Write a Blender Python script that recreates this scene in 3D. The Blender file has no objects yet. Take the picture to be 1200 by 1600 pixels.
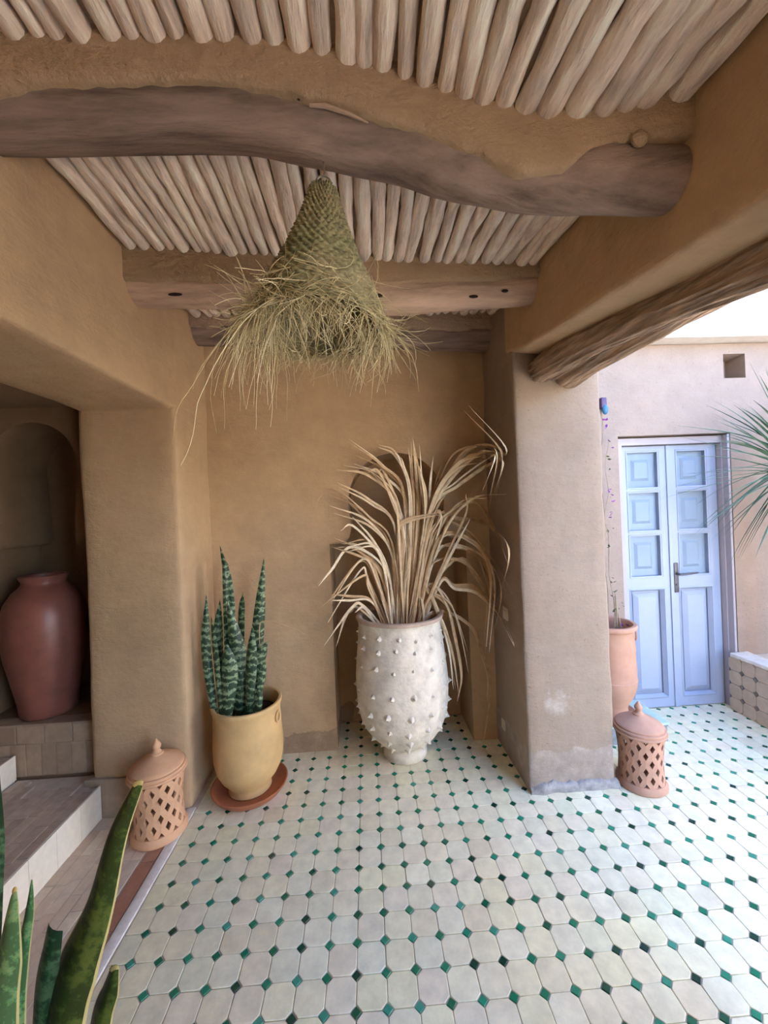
import bpy, math, random
from mathutils import Vector, Matrix, noise

random.seed(11)
PI = math.pi
scene = bpy.context.scene
col = scene.collection

# ------------------------------------------------------------------ camera
EYE = 1.556
yaw, pitch, roll = math.radians(2.664), math.radians(-0.214), math.radians(-2.438)
fw = Vector((math.sin(yaw) * math.cos(pitch), math.cos(yaw) * math.cos(pitch), math.sin(pitch)))
rt = Vector((math.cos(yaw), -math.sin(yaw), 0))
up = rt.cross(fw)
r2 = math.cos(roll) * rt + math.sin(roll) * up
u2 = -math.sin(roll) * rt + math.cos(roll) * up
cam = bpy.data.cameras.new('camera')
cam.sensor_fit = 'HORIZONTAL'
cam.sensor_width = 36.0
cam.lens = 36.0 * 617.5 / 1200.0
cam.clip_start = 0.02
camo = bpy.data.objects.new('camera', cam)
col.objects.link(camo)
camo.matrix_world = Matrix(((r2.x, u2.x, -fw.x, 0), (r2.y, u2.y, -fw.y, 0), (r2.z, u2.z, -fw.z, EYE), (0, 0, 0, 1)))
scene.camera = camo

# ------------------------------------------------------------------ sky and exposure
world = bpy.data.worlds.new('sky')
scene.world = world
world.use_nodes = True
wn = world.node_tree
sky = wn.nodes.new('ShaderNodeTexSky')
sky.sky_type = 'NISHITA'
sky.sun_disc = False
sky.sun_elevation = math.radians(55)
sky.sun_rotation = math.radians(-52)
sky.air_density = 1.0
sky.dust_density = 1.0
sky.ozone_density = 6.0
wn.links.new(sky.outputs['Color'], wn.nodes['Background'].inputs['Color'])
wn.nodes['Background'].inputs['Strength'].default_value = 0.62
sun = bpy.data.lights.new('sun', 'SUN')
sun.energy = 17.0
sun.angle = math.radians(0.6)
sun.color = (1.0, 0.93, 0.84)
suno = bpy.data.objects.new('sun', sun)
col.objects.link(suno)
suno.rotation_euler = Vector((0.45, -0.35, -0.82)).to_track_quat('-Z', 'Y').to_euler()
scene.view_settings.view_transform = 'Standard'
scene.view_settings.look = 'None'
scene.view_settings.gamma = 1.0
scene.view_settings.use_curve_mapping = False
scene.view_settings.exposure = 2.0
scene.cycles.max_bounces = 10
scene.cycles.diffuse_bounces = 8
scene.cycles.use_denoising = True
scene.cycles.adaptive_threshold = 0.02

# ------------------------------------------------------------------ materials
def newmat(name):
    m = bpy.data.materials.new(name)
    m.use_nodes = True
    nt = m.node_tree
    return m, nt, nt.nodes['Principled BSDF']

def nd(nt, typ, **kw):
    n = nt.nodes.new(typ)
    for k, v in kw.items():
        if k in n.inputs:
            n.inputs[k].default_value = v
        else:
            setattr(n, k, v)
    return n

def ramp(nt, fac, stops):
    r = nt.nodes.new('ShaderNodeValToRGB')
    e = r.color_ramp.elements
    while len(e) < len(stops):
        e.new(0.5)
    for i, (p, c) in enumerate(stops):
        e[i].position = p
        e[i].color = (c[0], c[1], c[2], 1)
    nt.links.new(fac, r.inputs['Fac'])
    return r.outputs['Color']

def mixc(nt, fac, a, b, mode='MIX'):
    m = nt.nodes.new('ShaderNodeMix')
    m.data_type = 'RGBA'
    m.blend_type = mode
    for sock, v in ((m.inputs[0], fac), (m.inputs[6], a), (m.inputs[7], b)):
        if isinstance(v, bpy.types.NodeSocket):
            nt.links.new(v, sock)
        elif isinstance(v, (int, float)):
            sock.default_value = v
        else:
            sock.default_value = (v[0], v[1], v[2], 1)
    return m.outputs[2]

def math_n(nt, op, a, b=None, clamp=False):
    m = nt.nodes.new('ShaderNodeMath')
    m.operation = op
    m.use_clamp = clamp
    for i, v in enumerate((a, b)):
        if v is None:
            continue
        if isinstance(v, (int, float)):
            m.inputs[i].default_value = v
        else:
            nt.links.new(v, m.inputs[i])
    return m.outputs[0]

def coords(nt, kind='pos', scale=(1, 1, 1)):
    if kind == 'pos':
        o = nt.nodes.new('ShaderNodeNewGeometry').outputs['Position']
    else:
        o = nt.nodes.new('ShaderNodeTexCoord').outputs['Object']
    if scale != (1, 1, 1):
        mp = nt.nodes.new('ShaderNodeMapping')
        mp.inputs['Scale'].default_value = scale
        nt.links.new(o, mp.inputs['Vector'])
        o = mp.outputs['Vector']
    return o

def noise_n(nt, vec, scale, detail=4, rough=0.55, out='Fac'):
    n = nd(nt, 'ShaderNodeTexNoise', Scale=scale, Detail=detail, Roughness=rough)
    nt.links.new(vec, n.inputs['Vector'])
    return n.outputs[out]

def bump(nt, bsdf, height, strength=0.3, dist=0.01):
    b = nt.nodes.new('ShaderNodeBump')
    b.inputs['Strength'].default_value = strength
    b.inputs['Distance'].default_value = dist
    nt.links.new(height, b.inputs['Height'])
    nt.links.new(b.outputs['Normal'], bsdf.inputs['Normal'])

def rand_source(nt, src):
    if src == 'object':
        return nt.nodes.new('ShaderNodeObjectInfo').outputs['Random']
    return nt.nodes.new('ShaderNodeNewGeometry').outputs['Random Per Island']

def scl(c, k):
    return tuple(min(1, v * k) for v in c)

def plaster(name, c, var=0.14, rough=0.9, bscale=9, bstr=0.2, stain=None, specks=0.0, patch=None):
    """stain = (height, colour, x0, x1): repaired damp band with a ragged upper edge."""
    m, nt, b = newmat(name)
    v = coords(nt)
    big = noise_n(nt, v, 1.7, 5, 0.6)
    fine = noise_n(nt, v, bscale, 6, 0.65)
    colr = ramp(nt, big, [(0.3, scl(c, 1 - var)), (0.5, c), (0.72, scl(c, 1 + var * 0.8))])
    colr = mixc(nt, 0.35, colr, ramp(nt, fine, [(0.3, scl(c, 0.74)), (0.7, scl(c, 1.16))]))
    if specks:
        sp = noise_n(nt, v, 55, 2, 0.5)
        f = ramp(nt, sp, [(0.66, (0, 0, 0)), (0.72, (1, 1, 1))])
        colr = mixc(nt, math_n(nt, 'MULTIPLY', f, specks), colr, (0.22, 0.14, 0.09))
    sep = nt.nodes.new('ShaderNodeSeparateXYZ')
    nt.links.new(v, sep.inputs[0])
    if stain:
        h, sc, sx, sw = stain
        edge = math_n(nt, 'ADD', sep.outputs['Z'], math_n(nt, 'MULTIPLY', noise_n(nt, v, 6, 6, 0.7), -0.16))
        fz = math_n(nt, 'LESS_THAN', edge, h - 0.08)
        if sw:
            dx = math_n(nt, 'ABSOLUTE', math_n(nt, 'SUBTRACT', sep.outputs['X'], sx))
            dx = math_n(nt, 'ADD', dx, math_n(nt, 'MULTIPLY', noise_n(nt, v, 8, 4, 0.6), 0.1))
            fz = math_n(nt, 'MULTIPLY', fz, math_n(nt, 'LESS_THAN', dx, sw))
        sn = noise_n(nt, v, 12, 6, 0.7)
        stc = ramp(nt, sn, [(0.35, scl(sc, 0.75)), (0.55, sc), (0.68, scl(sc, 1.35))])
        colr = mixc(nt, math_n(nt, 'MULTIPLY', fz, 0.8), colr, stc)
    if patch:
        (px, pz, pr, pc) = patch
        dx = math_n(nt, 'SUBTRACT', sep.outputs['X'], px)
        dz = math_n(nt, 'SUBTRACT', sep.outputs['Z'], pz)
        d = math_n(nt, 'SQRT', math_n(nt, 'ADD', math_n(nt, 'MULTIPLY', dx, dx), math_n(nt, 'MULTIPLY', dz, dz)))
        d = math_n(nt, 'ADD', d, math_n(nt, 'MULTIPLY', math_n(nt, 'SUBTRACT', noise_n(nt, v, 18, 5, 0.7), 0.35), 0.28))
        f = ramp(nt, d, [(0.04, (1, 1, 1)), (pr + 0.04, (0, 0, 0))])
        colr = mixc(nt, math_n(nt, 'MULTIPLY', math_n(nt, 'MULTIPLY', f, noise_n(nt, v, 30, 4, 0.7)), 0.55), colr, pc)
    nt.links.new(colr, b.inputs['Base Color'])
    b.inputs['Roughness'].default_value = rough
    b.inputs['Specular IOR Level'].default_value = 0.25
    bump(nt, b, math_n(nt, 'ADD', math_n(nt, 'ADD', math_n(nt, 'MULTIPLY', fine, 1.6), math_n(nt, 'MULTIPLY', noise_n(nt, v, 60, 4, 0.65), 0.45)), math_n(nt, 'MULTIPLY', noise_n(nt, coords(nt, 'pos', (1, 1, 3.2)), 5, 5, 0.7), 1.5)), bstr, 0.03)
    return m

def simple(name, c, rough=0.7, var=0.15, nscale=8, bstr=0.2, bdist=0.004, spec=0.3, kind='obj', stretch=(1, 1, 1), metal=0, randvar=0.0, src='object'):
    m, nt, b = newmat(name)
    v = coords(nt, kind, stretch)
    n = noise_n(nt, v, nscale, 6, 0.62)
    colr = ramp(nt, n, [(0.28, scl(c, 1 - var)), (0.5, c), (0.74, scl(c, 1 + var))])
    if randvar:
        r = rand_source(nt, src)
        colr = mixc(nt, 1.0, colr, ramp(nt, r, [(0, (1 - randvar,) * 3), (1, (1, 1, 1))]), 'MULTIPLY')
    nt.links.new(colr, b.inputs['Base Color'])
    b.inputs['Roughness'].default_value = rough
    b.inputs['Specular IOR Level'].default_value = spec
    b.inputs['Metallic'].default_value = metal
    if bstr:
        bump(nt, b, n, bstr, bdist)
    return m

def palette(name, stops, rough=0.4, src='object', nscale=22, nvar=0.12, bstr=0.15, spec=0.5, kind='pos'):
    """a glazed or clay piece whose body colour differs from piece to piece"""
    m, nt, b = newmat(name)
    v = coords(nt, kind)
    r = rand_source(nt, src)
    colr = ramp(nt, r, stops)
    n = noise_n(nt, v, nscale, 5, 0.65)
    colr = mixc(nt, 1.0, colr, ramp(nt, n, [(0.3, (1 - nvar,) * 3), (0.65, (1, 1, 1))]), 'MULTIPLY')
    nt.links.new(colr, b.inputs['Base Color'])
    b.inputs['Roughness'].default_value = rough
    b.inputs['Specular IOR Level'].default_value = spec
    bump(nt, b, n, bstr, 0.004)
    return m

TAN = (0.50, 0.345, 0.20)
M = {}
M['plaster'] = plaster('tan_plaster', TAN)
M['plaster_back'] = plaster('tan_plaster_back', TAN, var=0.16, stain=(0.13, (0.27, 0.19, 0.125), -0.37, 0.27))
M['plaster_brown'] = plaster('brown_plaster', (0.40, 0.25, 0.135), var=0.10, stain=(0.22, (0.22, 0.155, 0.11), 0, 0))
M['plaster_pillar'] = plaster('cream_plaster', (0.31, 0.235, 0.175), var=0.10, stain=(0.22, (0.34, 0.28, 0.235), 0, 0), specks=0.5, patch=(0.99, 0.47, 0.075, (0.72, 0.67, 0.62)))
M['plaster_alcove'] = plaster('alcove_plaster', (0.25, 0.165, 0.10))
M['plaster_court'] = plaster('courtyard_plaster', (0.32, 0.25, 0.205), var=0.08, specks=0.35)
M['plaster_white'] = plaster('white_plaster', (0.60, 0.55, 0.50), var=0.05, specks=0.2)
M['mud'] = plaster('mud_infill', (0.40, 0.285, 0.20), var=0.2, bscale=14, bstr=0.6)
TILE = [(0.0, (0.78, 0.70, 0.50)), (0.12, (0.86, 0.82, 0.57)), (0.25, (0.87, 0.79, 0.60)), (0.4, (0.80, 0.80, 0.57)), (0.55, (0.85, 0.76, 0.57)), (0.7, (0.87, 0.83, 0.55)), (0.85, (0.91, 0.87, 0.65)), (1.0, (0.80, 0.78, 0.58))]
GREEN = [(0.0, (0.006, 0.04, 0.025)), (0.2, (0.008, 0.10, 0.05)), (0.55, (0.012, 0.20, 0.10)), (0.85, (0.025, 0.27, 0.16)), (1.0, (0.07, 0.32, 0.23))]
M['tile'] = palette('cream_tile', TILE, 0.42, nvar=0.22, nscale=16, bstr=0.3)
M['tile_s'] = palette('cream_tile_far', TILE, 0.42, 'island', nvar=0.22, nscale=16, bstr=0.3)
M['green'] = palette('green_glaze', GREEN, 0.22, nscale=60)
M['green_s'] = palette('green_glaze_far', GREEN, 0.22, 'island', nscale=60)
M['grout'] = simple('grout', (0.58, 0.50, 0.42), 0.9, 0.15, 20, 0.3, kind='pos')
BR = [(0.0, (0.58, 0.46, 0.34)), (0.35, (0.68, 0.56, 0.42)), (0.7, (0.63, 0.48, 0.36)), (1.0, (0.74, 0.64, 0.49))]
M['brick'] = palette('pale_brick', BR, 0.7, nvar=0.2, bstr=0.4)
M['tread'] = palette('brown_brick', [(0, (0.50, 0.39, 0.30)), (0.5, (0.56, 0.44, 0.34)), (1, (0.63, 0.51, 0.39))], 0.65, nvar=0.25, bstr=0.4)
M['riser'] = palette('pale_riser_tile', [(0, (0.83, 0.76, 0.62)), (1, (0.90, 0.84, 0.70))], 0.6, nvar=0.12)
M['terra_strip'] = palette('terracotta_strip', [(0, (0.40, 0.19, 0.12)), (1, (0.48, 0.25, 0.16))], 0.7, nvar=0.2, bstr=0.3)
M['white_strip'] = simple('white_strip', (0.74, 0.70, 0.64), 0.7, 0.15, 30)
M['pole'] = simple('clay_washed_pole', (0.86, 0.70, 0.575), 0.85, 0.45, 30, 1.0, 0.02, 0.15, 'pos', (1, 0.14, 1), randvar=0.18)
M['log'] = simple('grey_timber', (0.255, 0.185, 0.15), 0.85, 0.55, 17, 1.0, 0.02, 0.15, 'pos', (0.13, 1, 1))
M['log_pale'] = simple('pale_timber', (0.50, 0.36, 0.27), 0.85, 0.42, 17, 1.0, 0.02, 0.15, 'pos', (0.16, 1, 1))
M['palm_log'] = simple('palm_trunk_fibre', (0.42, 0.30, 0.21), 0.95, 0.6, 40, 1.0, 0.02, 0.1, 'pos', (1, 0.10, 1))
M['hole'] = simple('knot_hole', (0.04, 0.025, 0.018), 0.9)
M['maroon'] = simple('maroon_glazed_clay', (0.23, 0.085, 0.065), 0.38, 0.22, 9, 0.25, 0.004, 0.5)
M['ochre'] = simple('ochre_clay', (0.60, 0.39, 0.17), 0.75, 0.18, 6, 0.25, 0.004, 0.3)
M['terra'] = simple('terracotta', (0.66, 0.38, 0.215), 0.8, 0.14, 8, 0.2, 0.003, 0.25)
M['terra_pink'] = simple('pink_terracotta', (0.46, 0.265, 0.185), 0.8, 0.13, 9, 0.25, 0.003, 0.25)
M['saucer'] = simple('orange_terracotta', (0.42, 0.155, 0.075), 0.65, 0.15, 10, 0.15)
M['vase'] = simple('whitewashed_clay', (0.70, 0.66, 0.57), 0.85, 0.24, 12, 0.7, 0.014, 0.2)
M['vase_rim'] = simple('worn_vase_rim', (0.50, 0.395, 0.31), 0.85, 0.3, 9, 0.4)
M['soil'] = simple('soil', (0.035, 0.025, 0.018), 1.0, 0.4, 40, 0.8, 0.01)
M['switch'] = simple('switch_plastic', (0.62, 0.55, 0.44), 0.5, 0.05, 5, 0)
M['metal'] = simple('dark_metal', (0.10, 0.10, 0.115), 0.45, 0.1, 8, 0, metal=0.6)
M['iron'] = simple('iron_wire', (0.35, 0.33, 0.30), 0.4, 0.1, 8, 0, metal=0.8)
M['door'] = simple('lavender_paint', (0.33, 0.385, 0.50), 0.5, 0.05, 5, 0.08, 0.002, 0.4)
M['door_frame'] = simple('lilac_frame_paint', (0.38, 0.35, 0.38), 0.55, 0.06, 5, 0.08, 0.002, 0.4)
M['turquoise'] = simple('turquoise_top', (0.42, 0.60, 0.58), 0.5, 0.15, 12, 0.2)
M['plinth'] = simple('grey_plinth', (0.26, 0.27, 0.28), 0.85, 0.3, 20, 0.5)
M['purple'] = simple('purple_bract', (0.30, 0.07, 0.42), 0.7, 0.2, 20, 0)
M['twig'] = simple('woody_stem', (0.30, 0.24, 0.17), 0.9, 0.3, 20, 0.3)
M['leafg'] = simple('small_green_leaf', (0.06, 0.11, 0.035), 0.6, 0.3, 20, 0)
M['yucca'] = simple('blue_green_leaf', (0.16, 0.28, 0.19), 0.5, 0.3, 5, 0.1, randvar=0.45)
M['trunk'] = simple('palm_trunk', (0.20, 0.145, 0.10), 0.95, 0.4, 14, 0.8, 0.01)
M['orn'] = simple('blue_glaze', (0.04, 0.15, 0.28), 0.3, 0.3, 10, 0.1)
M['orn2'] = simple('plum_glaze', (0.10, 0.055, 0.13), 0.35, 0.3, 10, 0.1)
M['wovenmat'] = None

def glass_mat():
    m, nt, b = newmat('pane_glass')
    b.inputs['Base Color'].default_value = (0.9, 0.95, 0.95, 1)
    b.inputs['Roughness'].default_value = 0.03
    b.inputs['Transmission Weight'].default_value = 1.0
    b.inputs['IOR'].default_value = 1.05
    b.inputs['Specular IOR Level'].default_value = 0.5
    return m
M['glass'] = glass_mat()

def snake_mat(name, dark, light, edge=None, bands=38):
    """banded leaf: UV v runs along the leaf, u across it"""
    m, nt, b = newmat(name)
    uv = nt.nodes.new('ShaderNodeUVMap').outputs['UV']
    sep = nt.nodes.new('ShaderNodeSeparateXYZ')
    nt.links.new(uv, sep.inputs[0])
    v = coords(nt, 'pos')
    n1 = noise_n(nt, v, 28, 5, 0.7)
    n2 = noise_n(nt, v, 90, 3, 0.6)
    ph = math_n(nt, 'ADD', math_n(nt, 'MULTIPLY', sep.outputs['Y'], bands), math_n(nt, 'MULTIPLY', n1, 16.0))
    s = math_n(nt, 'SINE', ph)
    s = math_n(nt, 'ADD', math_n(nt, 'MULTIPLY', s, 0.35), math_n(nt, 'MULTIPLY', n2, 0.9))
    colr = ramp(nt, s, [(0.28, dark), (0.52, scl(dark, 2.0)), (0.78, light)])
    if edge:
        d = math_n(nt, 'ABSOLUTE', math_n(nt, 'SUBTRACT', sep.outputs['X'], 0.5))
        colr = mixc(nt, math_n(nt, 'GREATER_THAN', d, 0.455), colr, edge)
    nt.links.new(colr, b.inputs['Base Color'])
    b.inputs['Roughness'].default_value = 0.42
    b.inputs['Specular IOR Level'].default_value = 0.4
    return m
M['snake'] = snake_mat('banded_leaf', (0.022, 0.045, 0.020), (0.24, 0.31, 0.17), bands=150)
M['snake_near'] = snake_mat('broad_leaf', (0.022, 0.042, 0.008), (0.085, 0.12, 0.022), (0.55, 0.50, 0.22), bands=24)
M['snake_pale'] = snake_mat('pale_leaf', (0.06, 0.15, 0.06), (0.22, 0.33, 0.14), (0.50, 0.48, 0.22), bands=20)
M['snake_dark'] = snake_mat('dark_leaf', (0.012, 0.04, 0.018), (0.08, 0.16, 0.08), None, bands=30)
M['drytip'] = simple('dry_tip', (0.42, 0.33, 0.12), 0.8, 0.3, 30)

def straw_mat(name, stops, src):
    m, nt, b = newmat(name)
    colr = ramp(nt, rand_source(nt, src), stops)
    n = noise_n(nt, coords(nt), 30, 4, 0.6)
    colr = mixc(nt, 1.0, colr, ramp(nt, n, [(0.3, (0.72,) * 3), (0.65, (1, 1, 1))]), 'MULTIPLY')
    nt.links.new(colr, b.inputs['Base Color'])
    b.inputs['Roughness'].default_value = 0.7
    b.inputs['Specular IOR Level'].default_value = 0.3
    return m
M['blade'] = straw_mat('dried_grass', [(0, (0.50, 0.32, 0.17)), (0.35, (0.64, 0.45, 0.25)), (0.65, (0.76, 0.59, 0.37)), (1, (0.88, 0.76, 0.55))], 'object')
M['fringe'] = straw_mat('straw_fringe', [(0, (0.50, 0.40, 0.19)), (0.5, (0.72, 0.60, 0.33)), (1, (0.86, 0.76, 0.48))], 'island')

def weave_mat():
    m, nt, b = newmat('woven_seagrass')
    v = coords(nt, 'obj')
    n = noise_n(nt, v, 7, 4, 0.6)
    n2 = noise_n(nt, v, 60, 4, 0.65)
    colr = ramp(nt, n, [(0.3, (0.19, 0.195, 0.095)), (0.5, (0.27, 0.245, 0.13)), (0.72, (0.35, 0.27, 0.16))])
    colr = mixc(nt, 1.0, colr, ramp(nt, n2, [(0.3, (0.5,) * 3), (0.62, (1.25,) * 3)]), 'MULTIPLY')
    nt.links.new(colr, b.inputs['Base Color'])
    b.inputs['Roughness'].default_value = 0.62
    b.inputs['Specular IOR Level'].default_value = 0.2
    return m
M['weave'] = weave_mat()

# ------------------------------------------------------------------ mesh helpers
def nz(x, y, z, s=1.0):
    return noise.noise(Vector((x * s, y * s, z * s)))

class MB:
    def __init__(self):
        self.v, self.f, self.uv = [], [], None

    def add(self, vs, fs):
        o = len(self.v)
        self.v += [tuple(p) for p in vs]
        self.f += [tuple(i + o for i in f) for f in fs]

    def box(self, x0, x1, y0, y1, z0, z1):
        self.add([(x0, y0, z0), (x1, y0, z0), (x1, y1, z0), (x0, y1, z0), (x0, y0, z1), (x1, y0, z1), (x1, y1, z1), (x0, y1, z1)],
                 [(0, 3, 2, 1), (4, 5, 6, 7), (0, 1, 5, 4), (1, 2, 6, 5), (2, 3, 7, 6), (3, 0, 4, 7)])

    def prism(self, pts, z0, z1, inset=0.0, drop=0.0):
        """polygon in xy raised to z1 with a chamfered top edge"""
        n = len(pts)
        cx = sum(p[0] for p in pts) / n
        cy = sum(p[1] for p in pts) / n
        vs = [(x, y, z0) for x, y in pts] + [(x, y, z1 - drop) for x, y in pts]
        fs = [(i, (i + 1) % n, n + (i + 1) % n, n + i) for i in range(n)]
        if inset:
            for x, y in pts:
                d = math.hypot(x - cx, y - cy) or 1
                k = max(0.0, 1 - inset / d)
                vs.append((cx + (x - cx) * k, cy + (y - cy) * k, z1))
            fs += [(n + i, n + (i + 1) % n, 2 * n + (i + 1) % n, 2 * n + i) for i in range(n)]
            fs.append(tuple(range(2 * n, 3 * n)))
        else:
            fs.append(tuple(range(n, 2 * n)))
        self.add(vs, fs)

    def lathe(self, prof, n=40, cx=0, cy=0, wob=0.0, seed=0.0, cap0=False, cap1=False):
        vs, fs = [], []
        for (r, z) in prof:
            for k in range(n):
                a = 2 * PI * k / n
                rr = r * (1 + wob * nz(math.cos(a) * 1.3 + seed, math.sin(a) * 1.3, z * 5 + seed)) if wob else r
                vs.append((cx + rr * math.cos(a), cy + rr * math.sin(a), z))
        for i in range(len(prof) - 1):
            for k in range(n):
                a, b2 = i * n + k, i * n + (k + 1) % n
                fs.append((a, b2, b2 + n, a + n))
        if cap0:
            fs.append(tuple(range(n - 1, -1, -1)))
        if cap1:
            fs.append(tuple(range((len(prof) - 1) * n, len(prof) * n)))
        self.add(vs, fs)

    def tube(self, path, rad, n=8, caps=True, wob=0.0, ws=6.0, squash=None):
        path = [Vector(p) for p in path]
        m = len(path)
        if not hasattr(rad, '__len__'):
            rad = [rad] * m
        t0 = (path[1] - path[0]).normalized()
        ref = Vector((0, 0, 1)) if abs(t0.z) < 0.9 else Vector((1, 0, 0))
        vs, fs = [], []
        for i, p in enumerate(path):
            t = (path[min(m - 1, i + 1)] - path[max(0, i - 1)]).normalized()
            s = t.cross(ref)
            if s.length < 1e-5:
                s = t.cross(Vector((0, 1, 0)))
            s.normalize()
            u = s.cross(t).normalized()
            ref = u
            for k in range(n):
                a = 2 * PI * k / n
                d = s * math.cos(a) + u * math.sin(a) * (squash or 1)
                r = rad[i]
                if wob:
                    q = p + d * r
                    r *= 1 + wob * nz(q.x, q.y, q.z, ws)
                vs.append(p + d * r)
        for i in range(m - 1):
            for k in range(n):
                a, b2 = i * n + k, i * n + (k + 1) % n
                fs.append((a, a + n, b2 + n, b2))
        if caps:
            fs.append(tuple(range(n)))
            fs.append(tuple(range(m * n - 1, (m - 1) * n - 1, -1)))
        self.add(vs, fs)

    def rbox(self, x0, x1, y0, y1, z0, z1, step=0.12, r=0.02, amp=0.004, ns=2.5):
        """rounded, slightly uneven block of hand-laid plaster"""
        lo, hi = (x0, y0, z0), (x1, y1, z1)
        def ticks(a, b2):
            n = max(2, int(round((b2 - a) / step)))
            t = [a + (b2 - a) * i / n for i in range(n + 1)]
            ex = [a + r * 0.3, a + r, b2 - r, b2 - r * 0.3]
            return sorted(set(round(q, 5) for q in t[1:-1] if a + r * 1.2 < q < b2 - r * 1.2) | set([round(a, 5), round(b2, 5)] + [round(q, 5) for q in ex]))
        T = [ticks(lo[i], hi[i]) for i in range(3)]
        idx = {}
        vs, fs = [], []
        def vid(p):
            key = tuple(round(c, 5) for c in p)
            if key not in idx:
                q = Vector([min(max(p[i], lo[i] + r), hi[i] - r) for i in range(3)])
                d = Vector(p) - q
                if d.length > 1e-9:
                    d.normalize()
                else:
                    d = Vector((0, 0, 0))
                w = q + d * (r + amp * nz(p[0], p[1], p[2], ns) + amp * 0.5 * nz(p[0] + 7, p[1], p[2], ns * 3))
                idx[key] = len(vs)
                vs.append(w)
            return idx[key]
        for ax in range(3):
            a, b2 = (ax + 1) % 3, (ax + 2) % 3
            for side in (0, 1):
                c = T[ax][-1] if side else T[ax][0]
                for i in range(len(T[a]) - 1):
                    for j in range(len(T[b2]) - 1):
                        q = []
                        for (u, w) in ((i, j), (i + 1, j), (i + 1, j + 1), (i, j + 1)):
                            p = [0, 0, 0]
                            p[ax] = c
                            p[a] = T[a][u]
                            p[b2] = T[b2][w]
                            q.append(vid(p))
                        fs.append(tuple(q) if side else tuple(q[::-1]))
        self.add(vs, fs)

    def mesh(self, name, mat, smooth=True, angle=None):
        me = bpy.data.meshes.new(name)
        me.from_pydata(self.v, [], self.f)
        if mat is not None:
            me.materials.append(mat)
        if self.uv:
            ul = me.uv_layers.new(name='UVMap')
            for lp in me.loops:
                ul.data[lp.index].uv = self.uv[lp.vertex_index]
        if smooth:
            me.polygons.foreach_set('use_smooth', [True] * len(me.polygons))
            if angle:
                me.set_sharp_from_angle(angle=math.radians(angle))
        me.update()
        return me

    def build(self, name, mat, parent=None, smooth=True, angle=40):
        return obj(name, self.mesh(name, mat, smooth, angle), parent)

def obj(name, me, parent=None, loc=None):
    o = bpy.data.objects.new(name, me)
    col.objects.link(o)
    if parent:
        o.parent = parent
    if loc:
        o.location = loc
    return o

def tag(o, label, cat, group=None):
    o['label'] = label
    o['category'] = cat
    if group:
        o['group'] = group
    return o

def struct(o, label=None):
    o['kind'] = 'structure'
    if label:
        o['label'] = label
    return o

def thing(name, label, cat, loc=(0, 0, 0), group=None):
    o = bpy.data.objects.new(name, None)
    o.empty_display_size = 0.05
    col.objects.link(o)
    o.location = loc
    return tag(o, label, cat, group)

def lerp(a, b, t):
    return a + (b - a) * t

def interp(x, xs, ys):
    if x <= xs[0]:
        return ys[0]
    for i in range(len(xs) - 1):
        if x <= xs[i + 1]:
            return lerp(ys[i], ys[i + 1], (x - xs[i]) / (xs[i + 1] - xs[i]))
    return ys[-1]

def catmull(pts, n=6):
    P = [Vector(p) for p in pts]
    P = [P[0] * 2 - P[1]] + P + [P[-1] * 2 - P[-2]]
    out = []
    for i in range(1, len(P) - 2):
        for k in range(n):
            t = k / n
            a, b2, c, d = P[i - 1], P[i], P[i + 1], P[i + 2]
            out.append(0.5 * ((2 * b2) + (c - a) * t + (2 * a - 5 * b2 + 4 * c - d) * t * t + (3 * b2 - a - 3 * c + d) * t ** 3))
    out.append(P[-2])
    return out

# ================================================================== THE SETTING
def zceil(x, y):
    """underside of the sagging pole ceiling"""
    s = min(1, max(0, (x + 1) / 1.82))
    left = 2.755 - 0.03 * (y - 1) + (0.09 * (y - 1.9) if y > 1.9 else 0)
    right = 2.51 + 0.14 * (y - 0.95) + (0.05 * (y - 1.9) if y > 1.9 else 0)
    wf = interp(s, [0, 0.44, 0.6, 0.74, 0.85, 1], [0, 0.0, 0.3, 0.7, 0.97, 1])
    t = min(1, max(0, (y - 1.05) / 0.6))
    return left + (right - left) * lerp(wf, s, t)

# ---- floor: octagonal cream tiles with small green squares at the corners
PX, PY = 0.0039, 1.2287          # one grid crossing
fl = MB()
fl.box(-1.10, 5.2, -2.0, 2.62, -0.12, -0.0045)
fl.box(-0.27, 0.68, 2.62, 2.98, -0.12, -0.0045)
fl.box(1.28, 5.2, 2.62, 2.88, -0.12, -0.0045)
floor = struct(fl.build('floor', M['grout'], smooth=False))

def on_floor(x, y, h):
    if x - h < -1.02 or y < -0.45:
        return False
    if 0.82 < x - h and x + h < 1.30 and y - h > 2.09:
        return False
    if y - h < 2.60:
        return x < 3.45
    if -0.27 < x < 0.68:
        return y + h < 3.0
    if x > 1.28 and x < 3.45:
        return y - h < 2.84
    return False

def in_view(x, y):
    d = Vector((x, y, -EYE))
    w = d.dot(fw)
    if w <= 0.1:
        return None
    u, v = 600 + 617.5 * d.dot(r2) / w, 800 - 617.5 * d.dot(u2) / w
    hidden = x > 0.83 and y > 2.05 and x / y < 0.625           # behind the pillar
    return w if (-30 < u < 1230 and v < 1640 and not hidden) else None

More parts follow.
